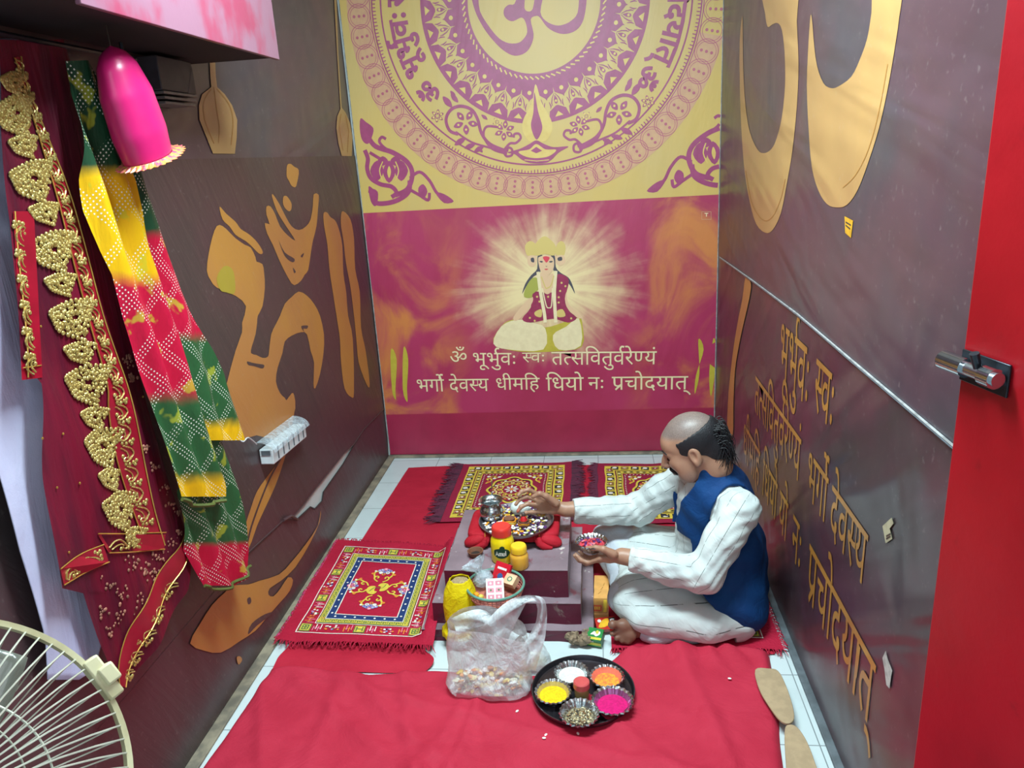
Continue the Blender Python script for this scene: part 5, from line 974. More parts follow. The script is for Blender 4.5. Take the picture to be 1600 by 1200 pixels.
g.chain([HIPL, KNL + A3(.02, 0, .01)], [.122, .100], .04); g.chain([HIPR, HIPR * .35 + KNR * .65 + A3(0, 0, .01)], [.122, .100], .04); g.ell(A3(.25, 2.60, .15), (.19, .18, .07), None, .06)
hem = [KNL + A3(-.02, -.06, .0), A3(.135, 2.325, .10), A3(.20, 2.315, .052)]; g.chain(hem, [.045, .030, .014], .04); g.chain([A3(.20, 2.36, .10), A3(.36, 2.33, .085), A3(.47, 2.37, .07)], [.075, .07, .075], .04); g.ell(A3(.30, 2.325, .09), (.16, .045, .055), None, .03)
X, Y, Z = g.full()
up_ = np.clip((Z - .20) / .06, .25, 1); fold = up_ * (.0022 * np.sin(80 * X + 60 * Z + 3 * np.sin(18 * Y + 14 * X)) + .0016 * np.sin(150 * Z - 90 * X + 3 * np.sin(24 * X + 14 * Y))); hz = np.where(Y < 2.47, .050 + .10 * np.clip(.16 - X, 0, .1), .0); g.D = np.maximum(g.D, np.where(X < .46, hz - Z, -1)); g.D = g.D + fold.astype(np.float32)
for w, e, i in ((WRL, ELL, 0), (WRR, ELR, 1)):
    d_ = (e - w) / np.linalg.norm(e - w); p = w + d_ * .030; ix, X1, Y1, Z1 = g.win(w - .10, w + .10); q = (X1 - p[0]) * -d_[0] + (Y1 - p[1]) * -d_[1] + (Z1 - p[2]) * -d_[2]; near = (np.sqrt((X1 - w[0]) ** 2 + (Y1 - w[1]) ** 2 + (Z1 - w[2]) ** 2) < .095)
    g.D[ix] = np.where(near, np.maximum(g.D[ix], q), g.D[ix]); g.cap(w - d_ * .02, w + d_ * .065, .030, .028, 0, True)
g.cap(NECK + A3(-.04, 0, .05), NECK + A3(-.085, -.005, -.03), .05, .026, .01, True); g.cap(NECK + A3(-.03, 0, .07), NECK + A3(-.03, 0, .16), .058, .08, .008, True); g.cap(NECK + A3(.0, 0, .125), NECK + A3(.0, 0, .2), .07, .08, .006, True)
kurta, vs = g.mesh('kurta', [m_kurta], person, 4)
bones = [(CHE, PEL, .14, 20), (SHL, ELL, .066, 9), (ELL, WRL, .052, 7), (SHR, ELR, .066, 9), (ELR, WRR, .052, 7), (HIPL, KNL, .115, 15), (HIPR, KNR, .115, 15)]
best = np.full(len(vs), 9.); SA_, SB_, SN_ = np.zeros(len(vs)), np.zeros(len(vs)), np.ones(len(vs))
for a, b_, r_, n_ in bones:
    ab = b_ - a; t_ = np.clip(((vs - a) @ ab) / (ab @ ab), 0, 1); q = vs - a - t_[:, None] * ab; d_ = np.linalg.norm(q, axis=1) - r_; m = d_ < best; best[m] = d_[m]
    u_ = ab / np.linalg.norm(ab); e1 = np.cross(u_, [0, 0, 1.] if abs(u_[2]) < .8 else [0, 1., 0]); e1 /= np.linalg.norm(e1); e2 = np.cross(u_, e1); SA_[m] = (q @ e1)[m]; SB_[m] = (q @ e2)[m]; SN_[m] = n_
attr(kurta, 'sa', SA_ * 20); attr(kurta, 'sb', SB_ * 20); attr(kurta, 'sn', SN_)
# collar and buttons
b = MB(); cp = [NECK + A3(.066 * math.cos(a) - .006, .066 * math.sin(a), .045 + .035 * math.cos(a)) for a in [math.radians(q) for q in range(-150, 151, 15)]]; b.tube(cp, [.005] + [.011] * (len(cp) - 2) + [.005], 8, flat=.6); b.build('collar', M('kurta_collar', (224, 226, 222), .8), kurta)
# waistcoat
m_vest = cloth_mat('blue_waistcoat', (10, 62, 116), (6, 48, 98), .35, 14)
g = Field((.12, 2.21, .05), (.66, 2.94, .68), .0042); torso(g, .012); g.chain([PEL + A3(.01, -.01, -.045), PEL + A3(.0, 0, .10)], [.160, .156], .05); g.cap(A3(.46, 2.44, .09), A3(.47, 2.46, .28), .125, .105, .05); g.chain([A3(.46, 2.42, .10), A3(.335, 2.405, .135)], [.122, .112], .04)
X, Y, Z = g.full(); g.D = g.D + (.0025 * np.sin(60 * Z + 30 * X + 2 * np.sin(22 * Y))).astype(np.float32)
for s_, e in ((SHL, ELL), (SHR, ELR)):
    u_ = (e - s_) / np.linalg.norm(e - s_); g.cap(s_ + A3(-.005, 0, .0) - u_ * .01, e, .080, .076, .008, True)
g.cap(NECK + A3(-.045, 0, .080), NECK + A3(-.045, 0, .16), .066, .080, .006, True); g.cap(NECK + A3(.0, 0, .135), NECK + A3(.0, 0, .2), .075, .08, .006, True)
# open front: wedge from the neck down the breast to the hem
fr = lambda z: .5 * (1 - max(0, min(1, (z - .12) / .42)))
fx = X - (.345 + (.55 - Z) * .02); fy = np.abs(Y - (2.555 + (X - .3) * .0)) - (.030 + .075 * np.clip((Z - .40) / .16, 0, 1) + .05 * np.clip((.24 - Z) / .2, 0, 1)); g.D = np.maximum(g.D, -np.maximum(fx, fy).astype(np.float32))
g.cut((.45, 2.5, .062), (-.16, 0, -1)); ex = (.285 - Z - (X - .275) * 1.15).astype(np.float32); g.D = np.maximum(g.D, np.where((Z < .34) & (Z > -1), np.minimum(ex, .05), -1).astype(np.float32)); g.D = np.maximum(g.D, np.where((Y > 2.46) & (Z < .34), np.minimum((.36 - X) * .8, .05), -1).astype(np.float32))
g.mesh('waistcoat', [m_vest], person, 9)
# foil bowl of petals in his left hand
m_foil = M('foil', (214, 218, 220), .22, 1, .08, 60, .5, 70)
def foil_bowl(loc, R, H, name, lb, lining=None, fill=None, flz=.55, heap=.004, group=None, kind='bowl'):
    r = thing(name, lb, kind, loc, group)
    b = MB(); wv_ = lambda w, rr, z: .035 * math.sin(22 * w) * sm(.3, 1, rr / R)
    b.lathe([(0, 0), (R * .62, 0), (R * .70, H * .25), (R * .90, H * .85), (R, H), (R * 1.02, H - .002), (R * .985, H + .002), (R * .88, H * .88)] , loc, 88, 0, None, wv_); b.build('rim', m_foil, r)
    b = MB(); b.lathe([(R * .88, H * .88), (R * .68, H * .27), (R * .6, .002), (0, .002)], loc, 88, 0, None, wv_); b.build('lining', lining or m_foil, r)
    if fill:
        b = MB(); rr = R * (.62 + .26 * flz)
        b.grid(lambda u, w: V((loc[0] + rr * w * math.cos(2 * PI * u), loc[1] + rr * w * math.sin(2 * PI * u), loc[2] + H * flz + heap * (1 - w * w) + .003 * (fb(w * 6 * math.cos(2 * PI * u) + 5, w * 6 * math.sin(2 * PI * u) + 5, 3) - .5) * (w < .96))), 40, 12); b.build(fill[1], fill[0], r, angle=180)
    return r
bl = V(tuple(PV(925, 860, 2.395))); bl.z += .006
m_rosep, m_rose2 = M('rose_petal', (204, 60, 74), .6, 0, .15), M('pink_petal', (226, 120, 130), .6)
hb = foil_bowl(bl, .056, .032, 'foil_bowl', 'foil bowl of pink rose petals held in the man\'s left hand', None, (m_rosep, 'petal_bed'), .6, .006)
b = MB(); random.seed(6)
for i in range(46): a, q = random.uniform(0, 6.28), .040 * math.sqrt(random.random()); b.ell(bl + V((q * math.cos(a), q * math.sin(a), .024 + random.uniform(0, .006))), (.008, .006, .002), Matrix.Rotation(random.uniform(0, 3), 3, 'Z') @ Matrix.Rotation(random.uniform(-.8, .8), 3, 'X'), random.choice((0, 0, 1, 2)), 7, 5)
tag(b.build('petal_heap', [m_rosep, m_rose2, m_viol]), 'heap of torn pink petals filling the bowl in the man\'s hand', 'petals', None, 'stuff')
# ---------------------------------------------------------------- things before the altar
def plastic(name, rgb, al, rough=.22, sc=9):
    t = NT(name); v = t.co(); n = t.noise(v, sc, 5, 1.2); t.fin(t.mix(t.ramp(n, .3, .7), lin(rgb), lin(tuple(min(255, c + 12) for c in rgb))), rough)
    t.setv(t.b.inputs['Alpha'], t.ramp(t.noise(v, sc * 1.3, 4, 1.5), .35, .7, al, min(1, al + .32))); t.bump(t.math('ADD', n, t.noise(t.co('Object', (1, 1, .5)), sc * 2.6, 4, 1.5)), .55, .02); return t.m
m_plas = plastic('thin_white_plastic', (230, 238, 242), .42, .3, 6)
m_clear = plastic('clear_plastic', (196, 210, 220), .34, .15, 16)
# wire basket
bc = V((-.374, 2.322, .168)); bk = thing('basket', 'round pink wire basket with a green rim, full of packets, before the altar', 'basket', bc)
prof = [(.062, .002), (.078, .016), (.090, .036), (.098, .056), (.101, .074)]
b = MB()
for r_, z_ in [(.02, .002), (.042, .002)] + [tuple(lerp(a, c, t) for a, c in zip(prof[i], prof[i + 1])) for i in range(4) for t in (0, .5)] : b.tube([bc + V((r_ * math.cos(a), r_ * math.sin(a), z_)) for a in [2 * PI * j / 40 for j in range(41)]], .0016, 5, 0, False)
for j in range(40): a = 2 * PI * j / 40; b.tube([bc + V((r_ * math.cos(a), r_ * math.sin(a), z_)) for r_, z_ in [(.0, .002)] + prof], .0016, 5, 0, False)
b.build('wire_mesh', M('pink_plastic_wire', (206, 130, 116), .45), bk)
b = MB(); b.tube([bc + V((.102 * math.cos(a), .102 * math.sin(a), .075)) for a in [2 * PI * j / 56 for j in range(57)]], .0045, 8, 0, False); rm = b.build('rim', M('green_plastic_rim', (104, 156, 140), .35), bk); rm['label'] = 'pale green rim'
b = MB(); b.grid(lambda u, w: bc + V((.094 * w * math.cos(2 * PI * u), .094 * w * math.sin(2 * PI * u), .040 + .010 * (1 - w * w) + .010 * fb(u * 9, w * 5, 2) - .006)), 30, 8)
tag(b.build('packet_heap', M('mixed_packets', (190, 110, 90), .6, 0, .3, 40, rgb2=(120, 60, 60))), 'jumbled small packets at the bottom of the pink basket', 'packets', None, 'stuff')
def rbox(name, lb, cat_, c, d, R, mats, art=None, parent=None, bev=.0015):
    b = MB(); b.box(c, d, R); c = V(c)
    if art:
        def face(axis, sg):
            def F(u, v, o=.0006): p = [0, 0, 0]; o_ = [i for i in range(3) if i != axis]; p[axis] = sg * (d[axis] / 2 + o + eps()); p[o_[0]] = u; p[o_[1]] = v; return c + R @ V(p)
            return F
        art(b, face)
    o = b.build(name, mats, parent, smooth=False)
    if lb: tag(o, lb, cat_)
    return o
RX, RY, RZ = (lambda a: Matrix.Rotation(a, 3, 'X')), (lambda a: Matrix.Rotation(a, 3, 'Y')), (lambda a: Matrix.Rotation(a, 3, 'Z'))
rect = lambda x0, y0, x1, y1: [[(x0, y0), (x1, y0), (x1, y1), (x0, y1)]]
m_pkw, m_pkp, m_pkr, m_pkb = M('white_card', (236, 226, 224), .5), M('pink_print', (224, 130, 150), .5), M('red_packet_foil', (206, 26, 46), .3), M('blue_print', (60, 90, 150), .5)
def art_card(b, face):
    F = face(2, 1)
    for i in range(2):
        for j in range(3): b.poly(rect(-.026 + i * .028, -.034 + j * .024, -.026 + i * .028 + .022, -.034 + j * .024 + .016), F, 1); b.disc((-.015 + i * .028, -.026 + j * .024), .004, F, 2 if j % 2 else 0, 8)
rbox('card_packet', 'white packet printed with pink panels standing in the pink basket', 'packet', bc + V((.004, -.036, .074)), (.062, .078, .014), RZ(.12) @ RX(.75), [m_pkw, m_pkp, m_greenleaf], art_card)
rbox('soap_box', 'small peach box at the right of the pink basket', 'box', bc + V((.056, .006, .084)), (.044, .040, .026), RZ(-.5) @ RX(.5), [M('peach_card', (238, 190, 150), .5), m_pkp, M('green_stamp', (60, 130, 100), .5)], lambda b, f: (b.disc((0, 0), .010, f(2, 1), 2, 12), b.disc((0, 0), .006, f(2, 1), 0, 12)))
rbox('red_packet', 'shiny red packet leaning at the back of the pink basket', 'packet', bc + V((.020, .044, .092)), (.066, .074, .012), RZ(-.55) @ RX(1.0), [m_pkr, m_pkb, m_pkw], lambda b, f: (b.disc((0, -.012), .012, f(2, 1), 1, 10), b.disc((.012, -.02), .007, f(2, 1), 2, 10), b.poly(rect(-.02, .012, .02, .020), f(2, 1), 2)))
b = MB()
def pouch(u, w):
    a = 2 * PI * u; r = interp([(0, .012), (.2, .036), (.42, .036), (.58, .014), (.66, .013), (.82, .032), (1, .044)], w)[0] * (1 + .22 * math.sin(7 * a + 5 * w) * sm(.2, 1, w)); tl = V((-.55, .25, .9)).normalized()
    return bc + V((-.030, .022, .052)) + tl * (w * .105) + tl.orthogonal().normalized() * r * math.cos(a) + tl.cross(tl.orthogonal().normalized()) * r * math.sin(a)
b.grid(pouch, 40, 24); tag(b.build('plastic_pouch', m_clear, angle=180), 'knotted clear plastic pouch on the left of the pink basket', 'pouch')
for i, (dx, dy, k) in enumerate(((-.062, -.044, 0), (-.044, -.058, 1))):
    b = MB(); q = bc + V((dx, dy, .058)); random.seed(i)
    for j in range(26): a = random.uniform(0, 6.28); e_ = random.uniform(0, 1.2); b.ell(q + V((math.cos(a) * math.sin(e_) * .009, math.sin(a) * math.sin(e_) * .009, math.cos(e_) * .009)), (.006, .0045, .002), RZ(a) @ RY(e_), 0, 6, 4)
    tag(b.build('marigold', [m_marig, m_yelp][k]), ('orange marigold head', 'yellow marigold head')[k] + ' at the near left of the pink basket', 'flower')
# yellow pouch
yc = V((-.505, 2.312, .047)); yb = thing('cloth_bag', 'bright yellow gathered bag tied with maroon thread in front of the altar', 'bag', yc)
m_ybag = cloth_mat('yellow_bag', (228, 204, 8), (216, 188, 6), .5, 18)
def yf(u, w):
    a = 2 * PI * u; r = interp([(0, .058), (.08, .058), (.16, .050), (.20, .049), (.3, .060), (.55, .062), (.78, .056), (.90, .044), (.97, .036), (1, .034)], w)[0] * (1 + .05 * math.sin(9 * a + 2 * math.sin(2 * a)) * (sm(.7, 1, w) + .8 * sm(.3, .0, w)) + .03 * math.sin(3 * a + 6 * w))
    return yc + V((r * math.cos(a) + .006 * w - (.016 if math.cos(a) < -.5 and w < .12 else 0), r * .92 * math.sin(a), .001 + w * .222))
b = MB(); b.grid(yf, 60, 40); b.build('sack', m_ybag, yb, angle=180, solid=.0012)
b = MB(); b.tube([yf(j / 40, .18) + V((.001 * math.cos(6.283 * j / 40), .001 * math.sin(6.283 * j / 40), 0)) for j in range(41)], .0026, 6); b.build('thread', M('maroon_thread', (110, 30, 24), .7), yb)
b = MB(); b.ell(yc + V((.006, 0, .210)), (.033, .031, .012), None, 0, 14, 8, .08); b.build('filling', M('grain_filling', (176, 150, 110), .9, 0, .2, 200), yb)
# big plastic carry bag with flowers
gc = V((-.372, 2.035, .034)); cbag = thing('carry_bag', 'thin white plastic carry bag of flowers on the red quilt beside the tray', 'bag', gc)
def bag(u, w):
    a = 2 * PI * u; ca, sa = math.cos(a), math.sin(a)
    hx = interp([(0, .128), (.10, .138), (.35, .128), (.7, .130), (1, .128)], w)[0]; hy = interp([(0, .060), (.12, .074), (.4, .062), (.75, .058), (1, .050)], w)[0]
    top = .238 + .03 * math.cos(a - 2.6) - .022 * math.cos(2 * a); k = (abs(ca) ** 2.6 + abs(sa) ** 2.6) ** (-1 / 2.6)
    n = 1 + .12 * (fb(3 * ca + 5, 3 * sa + 4 * w + 5, 3) - .5) + .05 * (fb(9 * ca + 5, 9 * sa + 11 * w + 9, 4) - .5) * sm(0, .2, w)
    return gc + V((hx * ca * k * n + .010 * w, hy * sa * k * n, .001 + top * w - .004 * abs(math.sin(5 * a)) * (w < .05)))
b = MB(); b.grid(bag, 90, 60); b.grid(lambda u, w: V((bag(u, 0).x * w + gc.x * (1 - w), bag(u, 0).y * w + gc.y * (1 - w), gc.z + .001)), 60, 2)
b.build('sack', m_plas, cbag, angle=180)
def handle(q, ws, yy):
    P = [at_y(x, y, Y_) for (x, y), Y_ in zip(q, yy)]; C_ = cat([tuple(p) for p in P], 6); b = MB(); n = len(C_); vs = []
    for i, p in enumerate(C_):
        t_ = V(C_[min(i + 1, n - 1)]) - V(C_[max(i - 1, 0)]); s_ = t_.cross(V((0, 1, 0))).normalized(); w_ = interp([(j / (len(ws) - 1), x) for j, x in enumerate(ws)], i / (n - 1))[0]
        for j in range(7): k = j / 6 - .5; vs.append(V(p) + s_ * k * w_ + V((0, 1, 0)) * (.010 * math.sin(k * 9 + i * .4) + .03 * abs(k)))
    b.add(vs, [(i * 7 + j, i * 7 + j + 1, (i + 1) * 7 + j + 1, (i + 1) * 7 + j) for i in range(n - 1) for j in range(6)]); b.build('handle', m_plas, cbag, angle=180)
handle([(768, 1000), (790, 968), (815, 943), (836, 938), (846, 952), (844, 985), (832, 1015), (815, 1045)], [.11, .07, .034, .024, .026, .036, .06, .10], [2.02, 2.02, 2.02, 2.02, 2.02, 2.015, 2.01, 2.005])
handle([(712, 985), (735, 972), (760, 972), (778, 990), (790, 1010)], [.09, .055, .05, .06, .10], [2.05, 2.06, 2.06, 2.06, 2.05])
b = MB(); random.seed(31); mats = [m_petal_w, m_yelp, m_marig, M('cream_petal', (230, 222, 196), .6), m_greenleaf]
for i in range(420):
    a, q = random.uniform(0, 6.283), math.sqrt(random.random()); b.ell(gc + V((.112 * q * math.cos(a), .050 * q * math.sin(a), .010 + random.random() ** 1.6 * .075 * (1 - .5 * q))), (random.uniform(.008, .014), random.uniform(.006, .010), .004), RZ(random.uniform(0, 3)) @ RX(random.uniform(-1, 1)), random.choice((0, 0, 3, 3, 1, 2, 0, 4) if random.random() < .6 else (1, 2, 1, 3)), 7, 5)
tag(b.build('flower_heap', mats), 'white and yellow flowers heaped inside the plastic carry bag', 'flowers', None, 'stuff')
# smaller bag behind
b = MB(); sc_ = V((-.236, 2.178, .002))
def sbag(u, w):
    a = 2 * PI * u; r = interp([(0, .045), (.15, .058), (.5, .050), (.75, .030), (.86, .018), (1, .034)], w)[0] * (1 + .16 * math.sin(7 * a + 5 * w) * w + .15 * (fb(3 * math.cos(a) + 3, 3 * math.sin(a) + 5 * w + 3, 2) - .5)); return sc_ + V((r * math.cos(a), r * .75 * math.sin(a), .001 + w * .125))
b.grid(sbag, 50, 30); tag(b.build('plastic_pouch', m_plas, angle=180), 'small crumpled white plastic pouch of grain behind the carry bag and the tray', 'pouch')
b = MB(); b.ell(sc_ + V((0, 0, .032)), (.044, .033, .030), None, 0, 16, 10, .05); tag(b.build('grain_heap', M('pale_grain', (212, 200, 170), .8, 0, .15, 120)), 'pale grain inside the small plastic pouch behind the tray', 'grain', None, 'stuff')
# tray with foil bowls
pc = V((-.067, 2.018, .040)); tray = thing('steel_tray', 'round dark steel tray of foil bowls on the red quilt', 'tray', pc)
m_tray = M('dark_tray_steel', (96, 92, 100), .25, .9, .08); b = MB(); b.lathe([(0, 0), (.142, 0), (.154, .004), (.161, .018), (.1645, .018), (.158, .001), (.144, -.002), (0, -.002)], pc, 72); b.build('dish', m_tray, tray)
ZB = pc.z + .001; rz = ZB + .030
pw = lambda n, c, c2: M(n, c, .95, 0, .1, 120, .5, 150, rgb2=c2)
bowls = [((893, 1050), .056, 'foil bowl of white rice powder at the back of the steel tray', None, pw('white_powder', (226, 224, 216), (206, 206, 200)), 'rice_powder', .55, .004),
         ((948, 1056), .055, 'foil bowl lined with orange colour and yellow petals on the steel tray', M('orange_lining', (236, 120, 96), .4), pw('orange_powder', (236, 160, 50), (226, 110, 60)), 'orange_petals', .35, .004),
         ((957, 1094), .064, 'foil bowl of bright magenta powder at the right of the steel tray', M('pink_foil', (206, 120, 180), .25, .8), pw('magenta_powder', (210, 8, 110), (190, 4, 96)), 'magenta_powder', .42, .008),
         ((905, 1113), .060, 'foil bowl of mixed grain at the front of the steel tray', None, pw('mixed_seed', (150, 136, 106), (90, 80, 66)), 'seed_bed', .35, .005),
         ((864, 1080), .057, 'foil bowl of yellow turmeric at the left of the steel tray', M('yellow_lining', (216, 190, 110), .4, .4), pw('turmeric', (240, 200, 10), (226, 176, 6)), 'turmeric', .5, .006)]
bpos = []
for (px, py), R, lb, li, fm, fn, fz, hp in bowls:
    p = at_z(px, py, rz); p.z = ZB; bpos.append(p); foil_bowl(p, R, .031, 'foil_bowl', lb, li, (fm, fn), fz, hp, 'foil bowls on the steel tray')
b = MB(); random.seed(3)
for i in range(150): a, q = random.uniform(0, 6.283), .038 * math.sqrt(random.random()); b.ell(bpos[3] + V((q * math.cos(a), q * math.sin(a), .015 + random.uniform(0, .003))), (.0035, .002, .0018), RZ(random.uniform(0, 3)), random.randrange(4), 6, 4)
tag(b.build('seed_heap', [M('wheat', (206, 180, 130), .6), M('dark_seed', (70, 60, 50), .6), M('barley', (226, 214, 180), .6), M('brown_seed', (140, 100, 60), .6)]), 'loose mixed seeds in the foil bowl at the front of the tray', 'seeds', None, 'stuff')
p = at_z(909, 1082, ZB + .02); p.z = ZB
sj = thing('glass_jar', 'small glass jar with a pale red lid between the foil bowls', 'jar', p)
b = MB(); b.lathe([(0, 0), (.021, 0), (.023, .004), (.023, .036), (.020, .042), (0, .042)], p, 32); b.build('glass', M('amber_glass', (190, 170, 110), .1, 0, .05, trans=.5), sj)
b = MB(); b.lathe([(0, .064), (.022, .064), (.0255, .061), (.0258, .042), (.024, .041)], p, 40); b.build('lid', M('coral_lid', (206, 84, 84), .3, 0, .05), sj)
# packets by the foot
m_obox, m_oband, m_ored, m_otxt = M('orange_card', (232, 170, 96), .45, 0, .08, 20), M('brown_label', (196, 140, 70), .5), M('red_label', (206, 66, 30), .5), M('yellow_label', (240, 206, 60), .5)
def art_inc(b, f):
    F = f(2, 1); b.poly(rect(-.028, -.125, .026, -.03), F, 1); b.poly(rect(-.026, -.115, .004, -.075), F, 2); b.poly(rect(.010, -.12, .022, -.04), F, 3)
    for k in range(4): b.stroke([(-.022 + k * .006, -.105), (-.022 + k * .006, -.085)], .003, F, 3)
    for k in range(3): b.stroke([(-.012 + k * .010, .0 + k * .03), (.0 + k * .006, .02 + k * .03)], .003, F, 1)
rbox('incense_box', 'long orange incense box lying between the altar and the man', 'box', (-.002, 2.575, .026), (.058, .27, .030), RZ(-.03), [m_obox, m_oband, m_ored, m_otxt], art_inc)
m_gbox, m_gyel = M('green_card', (22, 130, 56), .4), M('lemon_label', (214, 200, 60), .5)
def art_green(b, f):
    F = f(2, 1); b.poly([cat([(-.016, -.004), (-.004, .012), (.004, .004), (.014, .014), (.018, .002), (.006, -.010), (-.004, -.004)], 3, True)], F, 1); b.poly([cat([(0, .008), (.006, .018), (.012, .010), (.008, .0)], 3, True)], F, 2); b.poly(rect(-.026, -.024, .026, -.014), F, 2)
    G_ = f(1, -1); b.poly(rect(-.026, -.010, .026, .004), G_, 2); b.poly(rect(-.02, .006, .0, .011), G_, 1)
rbox('green_box', 'small green and yellow box beside the man\'s bare foot', 'box', (-.026, 2.318, .030), (.054, .052, .036), RZ(-.25) @ RX(.28), [m_gbox, m_pkw, m_gyel], art_green)
def art_pk(b, f):
    F = f(2, 1); b.poly([cat([(-.03, -.015), (-.01, .014), (.012, .018), (.004, -.012)], 3, True)], F, 1); b.poly(rect(.014, -.022, .036, .022), F, 2); b.stroke(cat([(.033, .012), (.020, .012), (.020, -.010), (.033, -.010)], 3), .005, F, 3); b.disc((-.022, .012), .007, F, 3, 10)
rbox('snack_packet', 'red and yellow packet wedged under the incense box by the foot', 'packet', (.012, 2.395, .030), (.074, .052, .016), RZ(.2) @ RX(.35), [M('red_wrapper', (200, 40, 26), .3), M('yellow_wrapper', (236, 180, 40), .3), M('black_band', (30, 30, 28), .4), m_pkw], art_pk)
# ---------------------------------------------------------------- left wall: power strip, loft, wall box, cap
ps = thing('power_strip', 'white power strip with a clear plastic hood on the left wall', 'power strip', (XL + .03, 2.63, .66))
PSR = RX(-.06); m_wpl = M('white_plastic', (214, 222, 226), .35, 0, .05); m_slot = M('socket_slot', (96, 104, 110), .5)
b = MB(); b.box((XL + .036, 2.63, .672), (.052, .33, .058), PSR); b.build('housing', m_wpl, ps, bevel=.004)
for k in range(6): b = MB(); b.box(V((XL + .063, 2.63, .672)) + PSR @ V((0, -.12 + k * .05, .004)), (.003, .006, .046), PSR); b.build('switch_gap', m_slot, ps, smooth=False)
b = MB(); b.box(V((XL + .036, 2.63, .672)) + PSR @ V((0, -.166, .016)), (.034, .004, .018), PSR); b.build('end_socket', m_slot, ps, bevel=.001)
b = MB(); b.grid(lambda u, w: V((XL + .012 + .066 * math.sin(w * 1.5), lerp(2.45, 2.80, u), .705 - .02 * u + .045 * math.cos(w * 1.5) - .005)), 12, 10); b.build('hood', m_clear, ps, angle=180)
b = MB(); b.tube(cat([at_x(372, 684, XL + .05), at_x(380, 690, XL + .06), at_x(388, 684, XL + .05), at_x(401, 694, XL + .04)], 5), .0025, 6); b.build('wire', m_wpl, ps)
t = NT('faded_pink_paint'); v = t.co(); c = t.mix(t.ramp(t.noise(t.co('Object', (1, 2, 1.4)), 2.6, 4), .42, .58), lin((140, 58, 82)), lin((132, 92, 110))); t.fin(c, .3); t.bump(t.noise(v, 60, 3), .06, .005); m_loft = t.m
m_under = M('shade_dark_plywood', (24, 24, 32), .7, 0, .2, 5)  # shade under the loft put into the colour, near black
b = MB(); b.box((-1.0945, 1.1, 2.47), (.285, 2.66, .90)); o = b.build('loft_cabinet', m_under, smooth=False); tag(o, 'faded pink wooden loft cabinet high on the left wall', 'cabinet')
b = MB(); b.box((-.949, 1.955, 2.47), (.012, .955, .914)); d = b.build('door', m_loft, o, bevel=.002); b = MB(); b.box((-.949, .6, 2.47), (.012, 1.70, .90)); b.build('door', M('deep_pink_paint', (170, 30, 70), .4), o, bevel=.002)
wb = thing('wall_box', 'dark grey box with a ribbed lower edge behind the pink cap', 'box', (-1.21, 2.22, 1.88)); mg = M('dull_grey_paint', (70, 70, 76), .5)
b = MB(); b.box((-1.205, 2.215, 1.965), (.075, .19, .09)); b.add([(-1.167, 2.26, 1.92), (-1.167, 2.31, 1.92), (-1.167, 2.31, 2.0)], [(0, 1, 2)]); b.build('case', mg, wb, bevel=.003)
b = MB()
for k in range(3): b.box((-1.205, 2.215, 1.915 - k * .013), (.082 - k * .006, .19 - k * .01, .007))
b.build('rib', M('grey_rib', (120, 118, 116), .4), wb, bevel=.001)
cp = thing('cap', 'bright pink tall cap with a ragged gold-edged rim hanging under the loft', 'cap', (-1.09, 1.83, 1.995))
CT = at_x(172, 72, -1.055); CB_ = at_x(232, 248, -1.055); ax = (CT - CB_).normalized(); ay = V((1, 0, 0)); az = ax.cross(ay).normalized(); CH = (CT - CB_).length
def capf(u, w):
    a = 2 * PI * u; r = interp([(0, .0), (.05, .034), (.16, .058), (.4, .078), (.75, .084), (1, .076)], w)[0]; crease = 1 - .16 * math.exp(-((a - 4.3) / .25) ** 2); r *= crease
    return CT - ax * (CH * w) + az * r * math.cos(a) + ay * r * .62 * math.sin(a)
b = MB(); b.grid(capf, 60, 30); b.build('crown', M('hot_pink_satin', (204, 32, 108), .32, 0, .08, 8), cp, angle=180, solid=.002)
b = MB(); n = 60; vs = []
for i in range(n + 1):
    p = capf(i / n, .985); q = capf(i / n, 1.0); o_ = (q - (CT - ax * CH)); o_ = o_.normalized() if o_.length else V((0, 0, 0)); k = .016 + .010 * (i % 2) + .030 * max(0, -math.cos(2 * PI * i / n)) ** 3 * 0 + .035 * max(0, math.cos(2 * PI * i / n - PI * (az.y < 0))) ** 3
    vs += [p + o_ * .002, q + o_ * k - ax * .004]
b.add(vs, [(2 * i, 2 * i + 1, 2 * i + 3, 2 * i + 2) for i in range(n)]); b.build('rim', [M('pink_gold_trim', (206, 60, 110), .35, .2, .2, 90, rgb2=(206, 160, 70))], cp, smooth=False, solid=.0015)
b = MB(); b.tube([CT - ax * .005, CT + V((0, 0, .02)), V((CT.x, CT.y, 2.02))], .0015, 5); b.build('hanging_thread', m_dk, cp)
# ---------------------------------------------------------------- clothes hanging on the left
def sheet(rows, X0, amp, freq, seed, dens=(40, 90), bulge=None):
    """rows: (py, left px, right px). Hangs in the plane x = X0 with pleats of depth amp."""
    y0, y1 = rows[0][0], rows[-1][0]
    def F(px, py, off=0.):
        p = at_x(px, py, X0); s_ = p.y * freq + p.z * freq * .22; return p + V((amp * (.6 * math.sin(s_ + 1.5 * vn(p.z * 3, p.y * 3, seed)) + .6 * (fb(p.y * freq * .4, p.z * 2.2, seed) - .5)) + off + eps(), 0, 0))
    def G_(u, w): py = lerp(y0, y1, w); l, r = interp(rows, py); return F(lerp(l, r, u), py)
    return F, G_
m_lav = cloth_mat('lavender_white_cloth', (196, 192, 220), (184, 180, 212), .5, 4, (1, 2, .5))
F, G_ = sheet([(60, -40, 60), (230, -60, 60), (420, -60, 75), (620, -50, 100), (735, -4, 115), (860, 26, 135), (930, 48, 150), (985, 64, 160), (1005, 68, 163), (1045, 72, 150), (1062, 74, 118)], -1.21, .010, 26, 3)
